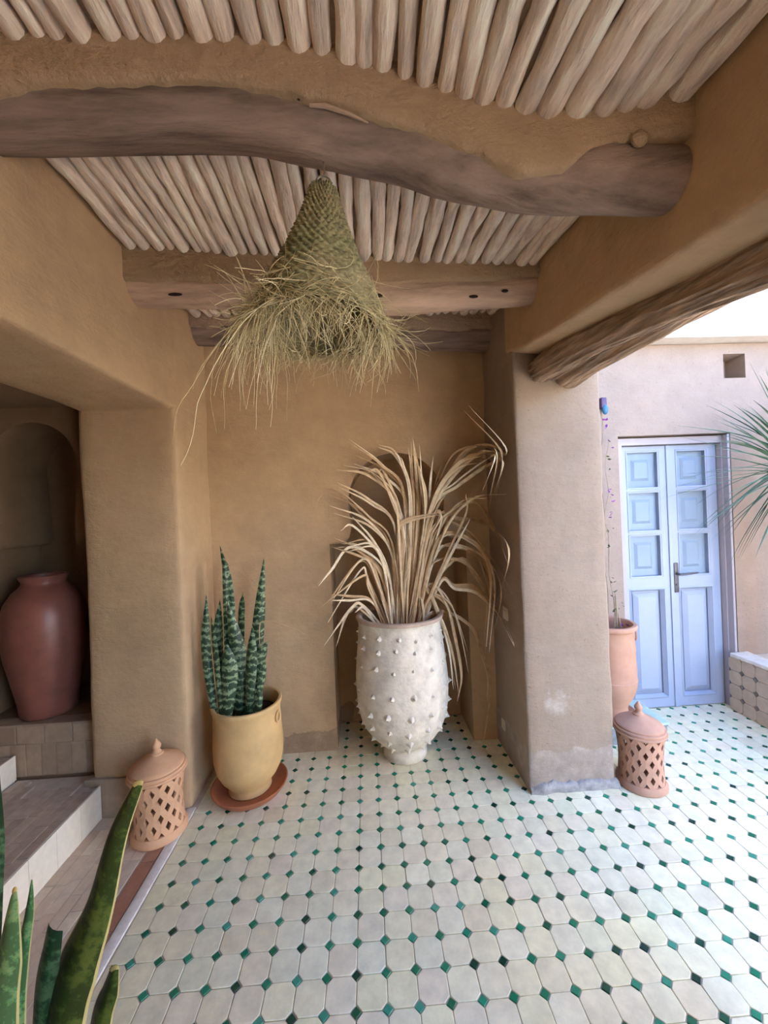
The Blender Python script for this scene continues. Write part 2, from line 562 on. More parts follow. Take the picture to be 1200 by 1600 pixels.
K = 0.0185           # corner cut of the octagon
H = 0.0488
OCT = [(-H + K, -H), (0, -H - 0.0004), (H - K, -H), (H, -H + K), (H + 0.0004, 0), (H, H - K), (H - K, H), (0, H + 0.0004), (-H + K, H), (-H, H - K), (-H - 0.0004, 0), (-H, -H + K)]
D = 0.0160
DIA = [(-D, 0), (0, -D), (D, 0), (0, D)]
def tile_mesh(name, poly, mat, z1, inset, clip=None):
    b = MB()
    p = [(max(clip, x), y) for x, y in poly] if clip is not None else poly
    b.prism(p, -0.006, z1, inset, 0.0012)
    return b.mesh(name, mat, False)
oct_me = tile_mesh('tile', OCT, M['tile'], 0.0, 0.0022)
dia_me = tile_mesh('green_tile', DIA, M['green'], 0.0003, 0.0012)
cells, corners = [], []
for i in range(-12, 34):
    for j in range(-18, 19):
        x, y = PX + 0.1 * i + 0.05, PY + 0.1 * j + 0.05
        if on_floor(x, y, 0.05):
            cells.append((in_view(x, y), x, y))
        x, y = PX + 0.1 * i, PY + 0.1 * j
        if x > -0.95 and on_floor(x, y, 0.016):
            corners.append((in_view(x, y), x, y))

def lay(items, me, poly, mat_far, name, far_name, z1, inset):
    near = sorted([c for c in items if c[0]], key=lambda c: c[0])[:300]
    keep = set((c[1], c[2]) for c in near)
    for _, x, y in near:
        m = me
        if x - 0.05 < -0.972 and poly is OCT:
            m = tile_mesh('tile', OCT, M['tile'], 0.0, 0.0022, -0.972 - x)
        o = obj(name, m, floor, (x + random.uniform(-.0006, .0006), y + random.uniform(-.0006, .0006), random.uniform(-0.0008, 0.0006)))
        o.rotation_euler = (random.gauss(0, 0.006), random.gauss(0, 0.006), random.gauss(0, 0.010 if poly is OCT else 0.05))
    b = MB()
    for _, x, y in items:
        if (x, y) in keep:
            continue
        q = [(max(-0.972, x + px), y + py) for px, py in poly]
        b.prism(q, -0.006, z1 + random.uniform(-0.0008, 0.0006), inset, 0.0012)
    o = b.build(far_name, mat_far, floor, False)
    o['kind'] = 'stuff'
lay(cells, oct_me, OCT, M['tile_s'], 'tile', 'distant_tiles', 0.0, 0.0022)
lay(corners, dia_me, DIA, M['green_s'], 'green_tile', 'distant_green_tiles', 0.0003, 0.0012)

# ---- left: brick strip, terracotta border, white edging
fb = MB()
fb.box(-2.7, -0.976, -1.5, 2.30, -0.10, -0.0038)
floor_alcove = struct(fb.build('floor_alcove', M['grout'], smooth=False))

def brick_mesh(lx, ly, lz, mat, name='brick', ch=0.003):
    b = MB()
    x, y = lx / 2, ly / 2
    b.prism([(-x, -y), (x, -y), (x, y), (-x, y)], -lz, 0, ch, ch * 0.7)
    return b.mesh(name, mat, False)
bm_small = brick_mesh(0.0488, 0.147, 0.012, M['brick'])
for c in range(7):
    x = -1.43 + 0.0505 * c
    off = random.choice((0, 0.05, 0.075))
    for r_ in range(-2, 14):
        y = 0.30 + 0.149 * r_ + off
        if y < 0.1 or y > 2.11:
            continue
        o = obj('brick', bm_small, floor_alcove, (x, y, random.uniform(-.001, .0012)))
        o.rotation_euler = (random.gauss(0, .004), random.gauss(0, .006), random.gauss(0, .006))
bm_bord = brick_mesh(0.064, 0.30, 0.012, M['terra_strip'], 'border_tile')
for r_ in range(8):
    o = obj('border_tile', bm_bord, floor_alcove, (-1.060 + random.uniform(-.001, .001), 2.0 - 0.303 * r_, 0.0005))
    o.rotation_euler = (0, 0, random.gauss(0, .003))
ws = MB()
ws.rbox(-1.022, -0.978, -0.6, 2.172, -0.03, 0.004, 0.1, 0.003, 0.0025, 6)
struct(ws.build('trim_1', M['white_strip']), 'white edging strip along the tiled floor')

# ---- wall with an arched niche, built in strips
def niche_wall(name, mat, yw, X0, X1, Z0, Z1, cx, outline, depth, zfloor):
    b = MB()
    n = len(outline)
    ztop = outline[-1][1]
    vs, fs = [], []
    for (hw, z) in outline:
        vs += [(X0, yw, z), (cx - hw, yw, z), (cx + hw, yw, z), (X1, yw, z), (cx - hw, yw + depth, z), (cx + hw, yw + depth, z)]
    for i in range(n - 1):
        a, c = 6 * i, 6 * (i + 1)
        if outline[i + 1][1] - outline[i][1] > 1e-6:
            fs += [(a, a + 1, c + 1, c), (a + 2, a + 3, c + 3, c + 2)]
        fs += [(a + 1, a + 4, c + 4, c + 1), (a + 5, a + 2, c + 2, c + 5), (a + 4, a + 5, c + 5, c + 4)]
    b.add(vs, fs)
    b.add([(X0, yw, ztop), (X1, yw, ztop), (X1, yw, Z1), (X0, yw, Z1)], [(0, 1, 2, 3)])
    if Z0 < outline[0][1]:
        b.add([(X0, yw, Z0), (X1, yw, Z0), (X1, yw, outline[0][1]), (X0, yw, outline[0][1])], [(0, 1, 2, 3)])
    z_ = outline[0][1]
    b.add([(cx - outline[0][0], yw, z_), (cx + outline[0][0], yw, z_), (cx + outline[0][0], yw + depth, z_), (cx - outline[0][0], yw + depth, z_)], [(0, 1, 2, 3)])
    # back of the wall so that it has thickness
    b.box(X0, X1, yw + depth + 0.01, yw + depth + 0.06, Z0, Z1)
    b.box(X0, cx - outline[0][0] - 0.02, yw + 0.01, yw + depth, Z0, Z1)
    b.box(cx + outline[0][0] + 0.02, X1, yw + 0.01, yw + depth, Z0, Z1)
    b.box(X0, X1, yw + 0.01, yw + depth, ztop + 0.02, Z1)
    return struct(b.build(name, mat, None, True, 35))

def arch_outline(w0, zs, w1, w2, zn, R, zc, z0=0.0):
    o = [(w0, z0), (w0, zs * 0.35), (w0 - 0.004, zs * 0.7), (w0, zs), (w1, zs + 0.004)]
    for k in range(1, 7):
        t = k / 6
        o.append((w1 + (w2 - w1) * math.sin(t * PI / 2), zs + 0.004 + (zn - zs) * (1 - math.cos(t * PI / 2))))
    for k in range(1, 22):
        a = lerp(math.asin(max(-0.3, (zn - zc) / R)), PI / 2, k / 21)
        zz = zc + R * math.sin(a)
        if zz > o[-1][1] + 1e-4:
            o.append((R * math.cos(a), zz))
    return o
niche_wall('wall_back', M['plaster_back'], 2.60, -1.12, 0.95, -0.02, 3.05, 0.205,
           arch_outline(0.452, 1.35, 0.365, 0.305, 1.46, 0.318, 1.615, -0.02), 0.36, 0)
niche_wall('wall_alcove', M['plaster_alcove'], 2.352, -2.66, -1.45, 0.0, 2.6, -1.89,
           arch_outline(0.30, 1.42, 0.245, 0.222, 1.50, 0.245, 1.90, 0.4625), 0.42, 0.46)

# ---- left wall: thick pier and header around the alcove opening
b = MB()
b.rbox(-1.51, -1.0, 2.17, 2.72, -0.02, 3.06, 0.10, 0.028, 0.008, 2.2)
b.rbox(-1.51, -1.0, -0.5, 2.70, 2.15, 3.06, 0.10, 0.028, 0.008, 2.2)
b.rbox(-1.51, -1.0, -0.5, 0.45, -0.02, 3.06, 0.12, 0.028, 0.008, 2.2)
struct(b.build('wall_left', M['plaster'], None, True, 60))
b = MB()
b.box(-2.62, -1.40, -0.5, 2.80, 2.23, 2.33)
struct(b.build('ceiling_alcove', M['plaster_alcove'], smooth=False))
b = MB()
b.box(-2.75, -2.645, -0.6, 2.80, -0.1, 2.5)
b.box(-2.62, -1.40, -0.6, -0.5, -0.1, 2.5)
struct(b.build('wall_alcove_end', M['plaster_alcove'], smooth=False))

# ---- right wall: header over the opening, sloping and rounded below; pillars at both ends
def zedge(y):
    return interp(y, [0.2, 0.75, 2.017, 2.09, 2.3], [2.06, 2.145, 2.350, 2.377, 2.42])
b = MB()
sec = []
ys = [0.25 + 0.06 * i for i in range(33)]
for y in ys:
    e = zedge(y)
    pr = [(0.82, 3.05), (0.82, 2.8), (0.82, 2.6), (0.82, e + 0.06), (0.8205, e + 0.022), (0.824, e + 0.008), (0.833, e + 0.001), (0.85, e - 0.003), (0.90, e - 0.006), (0.96, e - 0.008), (1.05, e - 0.004), (1.28, e + 0.01), (1.295, e + 0.02), (1.30, e + 0.05), (1.30, 3.05)]
    sec.append([(px + 0.006 * nz(px, y, pz, 2.2), y, pz + 0.007 * nz(px + 3, y, pz, 3.0)) for px, pz in pr])
n = len(sec[0])
b.add([p for s in sec for p in s], [(i * n + k, (i + 1) * n + k, (i + 1) * n + k + 1, i * n + k + 1) for i in range(len(sec) - 1) for k in range(n - 1)])
struct(b.build('wall_right', M['plaster'], None, True, 60))
b = MB()
b.rbox(0.82, 1.30, 2.09, 2.80, -0.02, 3.05, 0.07, 0.018, 0.010, 3.0)
struct(b.build('wall_pillar', M['plaster_pillar'], None, True, 60))
b = MB()
b.rbox(0.82, 1.30, 0.50, 0.75, -0.02, 3.05, 0.12, 0.02, 0.008, 2.5)
struct(b.build('wall_pillar_near', M['plaster'], None, True, 60))
b = MB()
pts = []
nf = 26
for k in range(nf + 1):
    x = 0.825 + 0.485 * k / nf
    top = 0.045 + 0.03 * nz(x * 9, 1, 2) + 0.02 * nz(x * 31, 4, 2)
    yf = 2.072 + 0.012 * nz(x * 14, 3, 3)
    pts.append([(x, yf, -0.01), (x, yf, top * 0.6), (x, yf + 0.008, top), (x, 2.10, top + 0.006)])
b.add([p for q in pts for p in q], [(i * 4 + k, (i + 1) * 4 + k, (i + 1) * 4 + k + 1, i * 4 + k + 1) for i in range(nf) for k in range(3)])
M['cement'] = simple('crumbled_cement', (0.30, 0.285, 0.275), 0.95, 0.4, 22, 0.9, 0.01, 0.1, 'pos')
struct(b.build('trim_2', M['cement'], None, True, 60), 'crumbling grey cement skirting at the foot of the pillar')

# ---- behind the camera: two unseen walls added to hold back light, open at right
b = MB()
b.rbox(-1.6, 0.80, -0.75, -0.50, -0.02, 3.05, 0.3, 0.02, 0.006, 1.5)
struct(b.build('wall_light_block', M['plaster'], None, True, 60))
b = MB()
b.rbox(-3.2, 2.2, -4.05, -3.8, -0.02, 3.3, 0.4, 0.02, 0.006, 1.5)
struct(b.build('wall_horizon_block', M['plaster_court'], None, True, 60))
b = MB()
b.box(-3.2, -1.10, -4.0, -1.50, -0.12, -0.004)
b.box(-1.10, 6.0, -4.0, -2.0, -0.12, -0.004)
struct(b.build('floor_far', M['tile_s'], None, False))

# ---- courtyard wall with door recess and a square vent
def wall_holes(b, yw, X0, X1, Z0, Z1, holes):
    xs = sorted(set([X0, X1] + [h[0] for h in holes] + [h[1] for h in holes]))
    zs = sorted(set([Z0, Z1] + [h[2] for h in holes] + [h[3] for h in holes]))
    for i in range(len(xs) - 1):
        for j in range(len(zs) - 1):
            cx, cz = (xs[i] + xs[i + 1]) / 2, (zs[j] + zs[j + 1]) / 2
            if any(h[0] < cx < h[1] and h[2] < cz < h[3] for h in holes):
                continue
            b.add([(xs[i], yw, zs[j]), (xs[i + 1], yw, zs[j]), (xs[i + 1], yw, zs[j + 1]), (xs[i], yw, zs[j + 1])], [(0, 1, 2, 3)])
    for (x0, x1, z0, z1, d) in holes:
        v = [(x0, yw, z0), (x1, yw, z0), (x1, yw, z1), (x0, yw, z1)]
        w = [(x, y + d, z) for x, y, z in v]
        b.add(v + w, [(0, 4, 5, 1), (1, 5, 6, 2), (2, 6, 7, 3), (3, 7, 4, 0), (4, 7, 6, 5)])
YC = 2.75
b = MB()
wall_holes(b, YC, 1.28, 5.2, -0.02, 2.66, [(1.825, 2.665, -0.02, 2.015, 0.16), (2.635, 2.80, 2.41, 2.585, 0.16)])
b.box(1.28, 5.2, YC + 0.17, YC + 0.3, -0.02, 2.66)
struct(b.build('wall_courtyard', M['plaster_court'], None, False))
b = MB()
b.rbox(1.28, 5.2, YC - 0.115, YC + 0.3, 2.665, 3.02, 0.2, 0.008, 0.004, 3)
struct(b.build('wall_courtyard_upper', M['plaster_white'], None, True, 60))
b = MB()
b.rbox(1.28, 5.2, YC - 0.20, YC + 0.3, 3.02, 3.12, 0.2, 0.012, 0.006, 3)
struct(b.build('trim_3', M['plaster'], None, True, 60), 'tan coping along the top of the courtyard wall')

# added unseen walls: set-back one narrows the sky, side one bounces sunlight inward
b = MB()
b.rbox(1.28, 5.2, YC + 0.35, YC + 0.6, -0.02, 5.8, 0.4, 0.02, 0.006, 1.5)
struct(b.build('wall_sky_block', M['plaster_court'], None, True, 60))
b = MB()
b.rbox(4.1, 4.35, -2.6, YC + 0.4, -0.02, 2.9, 0.4, 0.02, 0.006, 1.5)
struct(b.build('wall_sun_bounce', M['plaster_white'], None, True, 60))

b = MB()  # unseen wall added over the gallery to cut sky light on the courtyard
b.rbox(0.82, 1.30, -0.75, 2.85, 3.04, 4.7, 0.4, 0.02, 0.006, 1.5)
struct(b.build('wall_gallery_sky_block', M['plaster_court'], None, True, 60))

# ---- ceiling: mud infill with clay-washed poles
b = MB()
nx, ny = 40, 36
for lev in (0.03, 0.22):
    for j in range(ny + 1):
        for i in range(nx + 1):
            x, y = lerp(-1.05, 1.28, i / nx), lerp(-0.55, 2.62, j / ny)
            b.v.append((x, y, zceil(x, y) + lev + 0.006 * nz(x, y, lev, 5)))
w = nx + 1
half = w * (ny + 1)
for j in range(ny):
    for i in range(nx):
        a = j * w + i
        b.f.append((a, a + w, a + w + 1, a + 1))
        b.f.append((half + a, half + a + 1, half + a + w + 1, half + a + w))
ceiling = struct(b.build('ceiling', M['mud'], None, True, 60))

def pole(x, y0, y1, r, k):
    b = MB()
    m = max(6, int((y1 - y0) / 0.05))
    ph = random.uniform(0, 90)
    path, rad = [], []
    dx = random.gauss(0, 0.012)
    for i in range(m + 1):
        t = i / m
        y = lerp(y0, y1, t)
        xx = x + dx * (t - 0.5) + 0.011 * nz(ph, y * 2.2, 1.0)
        path.append((xx, y, zceil(xx, y) + 0.018 + 0.007 * nz(ph, y * 3, 5.0)))
        rad.append(r * (1 + 0.30 * nz(ph, y * 5, 9.0)))
    b.tube(path, rad, 11, True, 0.30, 15.0)
    return b.build('pole', M['pole'], ceiling, True, 70)
def pole_bay(y0, y1):
    x = -0.985
    while x < 0.80:
        r = random.uniform(0.0215, 0.0315)
        pole(x + r, y0 + random.uniform(-0.015, 0.015), y1 + random.uniform(-0.015, 0.015), r, 0)
        x += 2 * r * random.uniform(0.94, 1.10)
pole_bay(0.30, 1.06)
pole_bay(1.10, 1.80)
pole_bay(1.84, 2.44)

# ---- beams
def beam(name, label, path, r, yk, edge, mat, jag, ns=7, plaster_mat=None, sq=1.0, taper=0.0):
    root = thing(name, label, 'beam', (0, 0, 0), 'ceiling beams')
    b = MB()
    cp = catmull(path, ns)
    rad = [r * (1 + 0.06 * nz(p.x * 2.1, p.y, 3.3)) * (1 - taper * max(0, p.x)) for p in cp]
    b.tube(cp, rad, 26, True, 0.07, 7.0, sq)
    log = b.build('log', mat, root, True, 60)
    pb = MB()
    N = 150
    x0, x1 = path[0][0] + 0.04, path[-1][0] - 0.03
    xs = [p.x for p in cp]
    for k in range(N + 1):
        x = lerp(x0, x1, k / N)
        yc = interp(x, xs, [p.y for p in cp])
        yoff = yk * r * (1 - taper * max(0, x)) + 0.004
        zt = zceil(x, yc - yoff) + 0.035
        ze = edge(x) + jag * nz(x * 6, 2, 8) + jag * 0.6 * nz(x * 23, 5, 8)
        yf = yc - yoff + 0.004 * nz(x * 5, 7, 1)
        ze = min(ze, zt - 0.02)
        zm = (zt + ze) / 2
        pb.v += [(x, yf - 0.008, zt), (x, yf + 0.004 * nz(x * 7, 1, 1), zm), (x, yf - 0.004, ze + 0.012), (x, yf + 0.003, ze + 0.003), (x, yf + 0.012, ze), (x, yf + 0.07, ze + 0.004), (x, yc + yoff, zt)]
    for k in range(N):
        for q in range(6):
            a = k * 7 + q
            pb.f.append((a, a + 7, a + 8, a + 1))
    pb.build('plaster_fill', plaster_mat or M['mud'], root, True, 60)
    return root, cp

M['plaster_beam'] = plaster('beam_plaster', (0.38, 0.265, 0.165), var=0.14, bscale=12, bstr=0.5)
e1x = [-1.1, -0.864, -0.632, -0.314, -0.154, 0.009, 0.173, 0.335, 0.424, 0.539, 0.604, 0.652, 0.731, 0.85]
e1z = [2.64, 2.644, 2.659, 2.665, 2.633, 2.597, 2.546, 2.468, 2.411, 2.400, 2.440, 2.447, 2.43, 2.42]
beam1, cp1 = beam('ceiling_beam', 'thick crooked grey timber beam nearest in front, sagging towards the right wall',
     [(-1.06, 1.13, 2.70), (-0.6, 1.13, 2.705), (-0.35, 1.13, 2.70), (0.0, 1.13, 2.64), (0.16, 1.125, 2.595), (0.37, 1.10, 2.508), (0.55, 1.06, 2.446), (0.70, 1.02, 2.405), (0.82, 0.985, 2.372), (0.88, 0.97, 2.36)],
     0.102, 1.09, lambda x: interp(x, e1x, e1z), M['log'], 0.010, 8, M['plaster_beam'], 1.0, 0.38)
beam2, cp2 = beam('ceiling_beam', 'pale timber beam with knot holes, across the middle behind the woven lamp',
     [(-1.06, 1.85, 2.615), (-0.7, 1.85, 2.60), (-0.2, 1.85, 2.575), (0.2, 1.85, 2.555), (0.55, 1.83, 2.56), (0.82, 1.82, 2.57), (0.88, 1.82, 2.57)],
     0.078, 1.16, lambda x: interp(x, [-1, 0, 0.85], [2.60, 2.565, 2.57]), M['log_pale'], 0.012, 8, M['plaster_beam'])
beam3, cp3 = beam('ceiling_beam', 'rough dark beam tight against the back wall',
     [(-1.06, 2.50, 2.715), (-0.5, 2.50, 2.70), (0.1, 2.50, 2.67), (0.82, 2.50, 2.635), (0.88, 2.5, 2.63)],
     0.085, 1.19, lambda x: interp(x, [-1, 0, 0.85], [2.70, 2.66, 2.64]), M['log'], 0.02, 8, M['mud'])
def ellipsoid(b, c, ax, n=12, m=7):
    vs, fs = [], []
    c = Vector(c)
    for i in range(m + 1):
        t = PI * i / m
        for k in range(n):
            a = 2 * PI * k / n
            vs.append(c + ax[0] * (math.sin(t) * math.cos(a)) + ax[1] * (math.sin(t) * math.sin(a)) + ax[2] * math.cos(t))
    for i in range(m):
        for k in range(n):
            q, p = i * n + k, i * n + (k + 1) % n
            fs.append((q, p, p + n, q + n))
    b.add(vs, fs)

def knot_on(parent, cp, x, r, ang, sx, sz):
    xs = [p.x for p in cp]
    yc, zc = interp(x, xs, [p.y for p in cp]), interp(x, xs, [p.z for p in cp])
    d = Vector((0, -math.cos(ang), -math.sin(ang)))
    t = Vector((0, -math.sin(ang), math.cos(ang)))
    b = MB()
    ellipsoid(b, Vector((x, yc, zc)) + d * r * 0.985, (Vector((sx, 0, 0)), t * sz, d * 0.006))
    b.build('knot_hole', M['hole'], parent)
for x, ang, sx, sz in ((-0.80, 0.75, 0.032, 0.007), (0.10, 0.45, 0.022, 0.008), (0.53, 0.72, 0.022, 0.007), (0.67, 0.55, 0.016, 0.007)):
    knot_on(beam2, cp2, x, 0.080, ang, sx, sz)
knot_on(beam1, cp1, -0.12, 0.105, 0.35, 0.012, 0.003)
b = MB()
pb = [(-0.10, 1.027, 2.598), (-0.06, 1.022, 2.592), (0.0, 1.02, 2.57), (0.05, 1.024, 2.55)]
b.tube([(x, y + 0.006, z + 0.015) for x, y, z in pb], [0.004, 0.006, 0.005, 0.002], 6)
b.build('split_twig', M['log_pale'], beam1)
b = MB()
ellipsoid(b, (0.705, 0.935, 2.435), (Vector((0.022, 0, 0)), Vector((0, 0.014, 0)), Vector((0, 0, 0.02))), 9, 6)
b.build('plaster_lump', M['plaster_beam'], beam1)

# ---- two palm trunk lintels under the right wall
def lintel(label, path, r, mat):
    b = MB()
    cp = catmull(path, 26)
    m, n = len(cp), 84
    for i, p in enumerate(cp):
        for k in range(n):
            a = 2 * PI * k / n
            ca, sa = math.cos(a), math.sin(a)
            rr = r * (1 + 0.16 * nz(ca * 1.6, sa * 1.6, p.y * 3.5 + r * 50) + 0.13 * nz(ca * 6, sa * 6, p.y * 2.2 + 9) + 0.10 * nz(ca * 14, sa * 14, p.y * 5 + 3))
            b.v.append((p.x + rr * ca, p.y, p.z + rr * sa))
    for i in range(m - 1):
        for k in range(n):
            q, t_ = i * n + k, i * n + (k + 1) % n
            b.f.append((q, q + n, t_ + n, t_))
    b.f.append(tuple(range(n)))
    b.f.append(tuple(range(m * n - 1, (m - 1) * n - 1, -1)))
    o = b.build('lintel_log', mat, None, True, 80)
    # long fibres lifting from the bark
    return tag(o, label, 'beam', 'palm trunk lintels')
lintel('slimmer palm trunk lintel on the room side of the right opening',
       [(0.975, 2.14, 2.280), (0.985, 1.9, 2.268), (1.01, 1.5, 2.236), (1.03, 1.15, 2.180), (1.04, 0.85, 2.135), (1.04, 0.6, 2.10)], 0.068, M['palm_log'])
lintel('thicker shaggy palm trunk lintel on the courtyard side of the right opening',
       [(1.115, 2.14, 2.272), (1.13, 1.9, 2.275), (1.165, 1.5, 2.275), (1.185, 1.2, 2.262), (1.19, 0.95, 2.225), (1.19, 0.6, 2.17)], 0.090, M['palm_log'])

# ---- steps and platform in the alcove
def add_piece(parent, me, loc, name='brick', jit=0.004):
    o = obj(name, me, parent, loc)
    o.rotation_euler = (random.gauss(0, jit * .6), random.gauss(0, jit * .6), random.gauss(0, jit))
    return o
st = thing('tiled_step', 'lower brick step with a pale riser beside the cut-out lantern', 'step', (0, 0, 0), 'alcove steps')
b = MB(); b.box(-1.963, -1.516, 0.50, 2.25, 0, 0.164); b.box(-1.516, -1.463, 0.50, 2.142, 0, 0.164); b.build('step_core', M['grout'], st, False)
tr = brick_mesh(0.0485, 0.195, 0.010, M['tread'])
for c in range(10):
    off = random.uniform(0, 0.19)
    for k in range(9):
        y = 0.55 + 0.198 * k + off
        if y > (2.16 if c < 8 else 2.05):
            continue
        add_piece(st, tr, (-1.938 + 0.0500 * c, y, 0.175 + random.uniform(-.001, .001)))
rb = MB(); rb.box(-0.009, 0, -0.0735, 0.0735, 0.0, 0.174); rise = rb.mesh('riser_tile', M['riser'], False)
for k in range(12):
    add_piece(st, rise, (-1.453, 2.145 - 0.149 * k - 0.075, 0.0), 'riser_tile', 0.002)
st2 = thing('tiled_step', 'upper brick step at the left edge below the maroon jar', 'step', (0, 0, 0), 'alcove steps')
b = MB(); b.box(-2.595, -1.977, 0.50, 2.25, 0, 0.294); b.build('step_core', M['grout'], st2, False)
for c in range(12):
    off = random.uniform(0, 0.19)
    for k in range(9):
        y = 0.55 + 0.198 * k + off
        if y < 2.16:
            add_piece(st2, tr, (-2.005 - 0.0503 * c, y, 0.305))
rb = MB(); rb.box(-0.009, 0, -0.0735, 0.0735, 0.17, 0.304); rise2 = rb.mesh('riser_tile', M['riser'], False)
for k in range(12):
    add_piece(st2, rise2, (-1.966, 2.25 - 0.149 * k - 0.075, 0.0), 'riser_tile', 0.002)
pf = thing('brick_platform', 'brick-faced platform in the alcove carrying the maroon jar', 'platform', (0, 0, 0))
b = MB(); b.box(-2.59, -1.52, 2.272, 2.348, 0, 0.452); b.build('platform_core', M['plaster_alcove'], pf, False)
def face_brick(w, h):
    b = MB()
    b.add([(-w / 2, 0.012, 0), (w / 2, 0.012, 0), (w / 2, 0.012, h), (-w / 2, 0.012, h), (-w / 2, 0.002, 0), (w / 2, 0.002, 0), (w / 2, 0.002, h), (-w / 2, 0.002, h),
           (-w / 2 + .003, 0, .003), (w / 2 - .003, 0, .003), (w / 2 - .003, 0, h - .003), (-w / 2 + .003, 0, h - .003)],
          [(0, 1, 5, 4), (1, 2, 6, 5), (2, 3, 7, 6), (3, 0, 4, 7), (4, 5, 9, 8), (5, 6, 10, 9), (6, 7, 11, 10), (7, 4, 8, 11), (8, 9, 10, 11)])
    return b.mesh('brick', M['tread2'], False)
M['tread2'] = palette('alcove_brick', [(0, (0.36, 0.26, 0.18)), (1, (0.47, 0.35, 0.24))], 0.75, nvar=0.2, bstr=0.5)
fbw = face_brick(0.147, 0.096); fbt = face_brick(0.078, 0.178)
for k in range(7):
    add_piece(pf, fbw, (-1.595 - 0.150 * k, 2.26 + random.uniform(-.002, .002), 0.355), 'brick', 0.003)
for k in range(13):
    add_piece(pf, fbt, (-1.56 - 0.0805 * k, 2.26 + random.uniform(-.002, .002), 0.176), 'brick', 0.003)
tp = brick_mesh(0.147, 0.09, 0.012, M['tread2'])
for k in range(7):
    add_piece(pf, tp, (-1.595 - 0.150 * k, 2.304, 0.463), 'brick', 0.002)
b = MB()
b.rbox(-1.545, -1.20, 2.150, 2.20, -0.01, 0.20, 0.06, 0.006, 0.006, 8)
struct(b.build('baseboard_left', M['tread2'], None, True, 60), 'low skirting at the foot of the alcove jamb')

# ---- double door in the courtyard
dr = MB()
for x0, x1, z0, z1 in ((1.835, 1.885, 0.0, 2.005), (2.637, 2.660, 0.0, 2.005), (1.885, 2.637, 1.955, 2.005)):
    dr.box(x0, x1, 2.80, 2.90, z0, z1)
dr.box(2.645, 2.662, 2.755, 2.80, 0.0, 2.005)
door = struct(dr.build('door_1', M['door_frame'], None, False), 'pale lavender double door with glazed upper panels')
def rect_frame(b, x0, x1, z0, z1, y0, y1, wx):
    """moulding round a panel: outer rectangle at y0, inner at y1"""
    o = [(x0, z0), (x1, z0), (x1, z1), (x0, z1)]
    i = [(x0 + wx, z0 + wx), (x1 - wx, z0 + wx), (x1 - wx, z1 - wx), (x0 + wx, z1 - wx)]
    b.add([(x, y0, z) for x, z in o] + [(x, y1, z) for x, z in i], [(k, (k + 1) % 4, 4 + (k + 1) % 4, 4 + k) for k in range(4)])
def door_leaf(x0, x1):
    y = 2.842
    lf = MB()
    gl0, gl1 = x0 + 0.062, x1 - 0.075
    if x0 > 2.1:
        gl0, gl1 = x0 + 0.070, x1 - 0.085
    rows = [(0.985, 1.285), (1.325, 1.605), (1.645, 1.905)]
    holes = [(gl0, gl1, a, c) for a, c in rows] + [(gl0 - 0.012, gl1 + 0.012, 0.085, 0.885)]
    xs = sorted(set([x0, x1] + [h[0] for h in holes] + [h[1] for h in holes]))
    zs = sorted(set([0.006, 1.95] + [h[2] for h in holes] + [h[3] for h in holes]))
    for i in range(len(xs) - 1):
        for j in range(len(zs) - 1):
            cx, cz = (xs[i] + xs[i + 1]) / 2, (zs[j] + zs[j + 1]) / 2
            if not any(h[0] < cx < h[1] and h[2] < cz < h[3] for h in holes):
                lf.add([(xs[i], y, zs[j]), (xs[i + 1], y, zs[j]), (xs[i + 1], y, zs[j + 1]), (xs[i], y, zs[j + 1])], [(0, 1, 2, 3)])
    for (a, c, e, g) in holes:
        v = [(a, y, e), (c, y, e), (c, y, g), (a, y, g)]
        w_ = [(px, py + 0.03, pz) for px, py, pz in v]
        lf.add(v + w_, [(0, 4, 5, 1), (1, 5, 6, 2), (2, 6, 7, 3), (3, 7, 4, 0)])
    lf.box(x0, x1, y + 0.032, y + 0.045, 0.006, 1.95)
    for e in (x0, x1 - 0.002):
        lf.box(e, e + 0.002, y, y + 0.045, 0.006, 1.95)
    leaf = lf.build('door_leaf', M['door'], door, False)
    for a, c in rows:
        p = MB()
        rect_frame(p, gl0 - 0.012, gl1 + 0.012, a - 0.012, c + 0.012, y - 0.004, y + 0.004, 0.012)
        rect_frame(p, gl0 - 0.012, gl1 + 0.012, a - 0.012, c + 0.012, y, y - 0.004, 0.0)
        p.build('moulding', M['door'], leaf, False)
        p = MB()
        ix0, ix1, iz0, iz1 = gl0 + 0.045, gl1 - 0.045, a + 0.05, c - 0.05
        rect_frame(p, ix0, ix1, iz0, iz1, y + 0.032, y + 0.020, 0.020)
        p.add([(ix0 + .02, y + .02, iz0 + .02), (ix1 - .02, y + .02, iz0 + .02), (ix1 - .02, y + .02, iz1 - .02), (ix0 + .02, y + .02, iz1 - .02)], [(0, 1, 2, 3)])
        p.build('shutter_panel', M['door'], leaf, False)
        p = MB()
        p.box(gl0, gl1, y + 0.009, y + 0.011, a, c)
        p.build('pane', M['glass'], leaf, False)
    p = MB()
    hx0, hx1, hz0, hz1 = holes[3]
    rect_frame(p, hx0 - 0.012, hx1 + 0.012, hz0 - 0.012, hz1 + 0.012, y - 0.001, y - 0.008, 0.010)
    rect_frame(p, hx0 - 0.002, hx1 + 0.002, hz0 - 0.002, hz1 + 0.002, y - 0.008, y + 0.022, 0.018)
    rect_frame(p, hx0 + 0.03, hx1 - 0.03, hz0 + 0.03, hz1 - 0.03, y + 0.026, y + 0.006, 0.030)
    p.add([(hx0 + .06, y + .006, hz0 + .06), (hx1 - .06, y + .006, hz0 + .06), (hx1 - .06, y + .006, hz1 - .06), (hx0 + .06, y + .006, hz1 - .06)], [(0, 1, 2, 3)])
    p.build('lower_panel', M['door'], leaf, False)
    return leaf
l1 = door_leaf(1.888, 2.254)
l2 = door_leaf(2.260, 2.634)
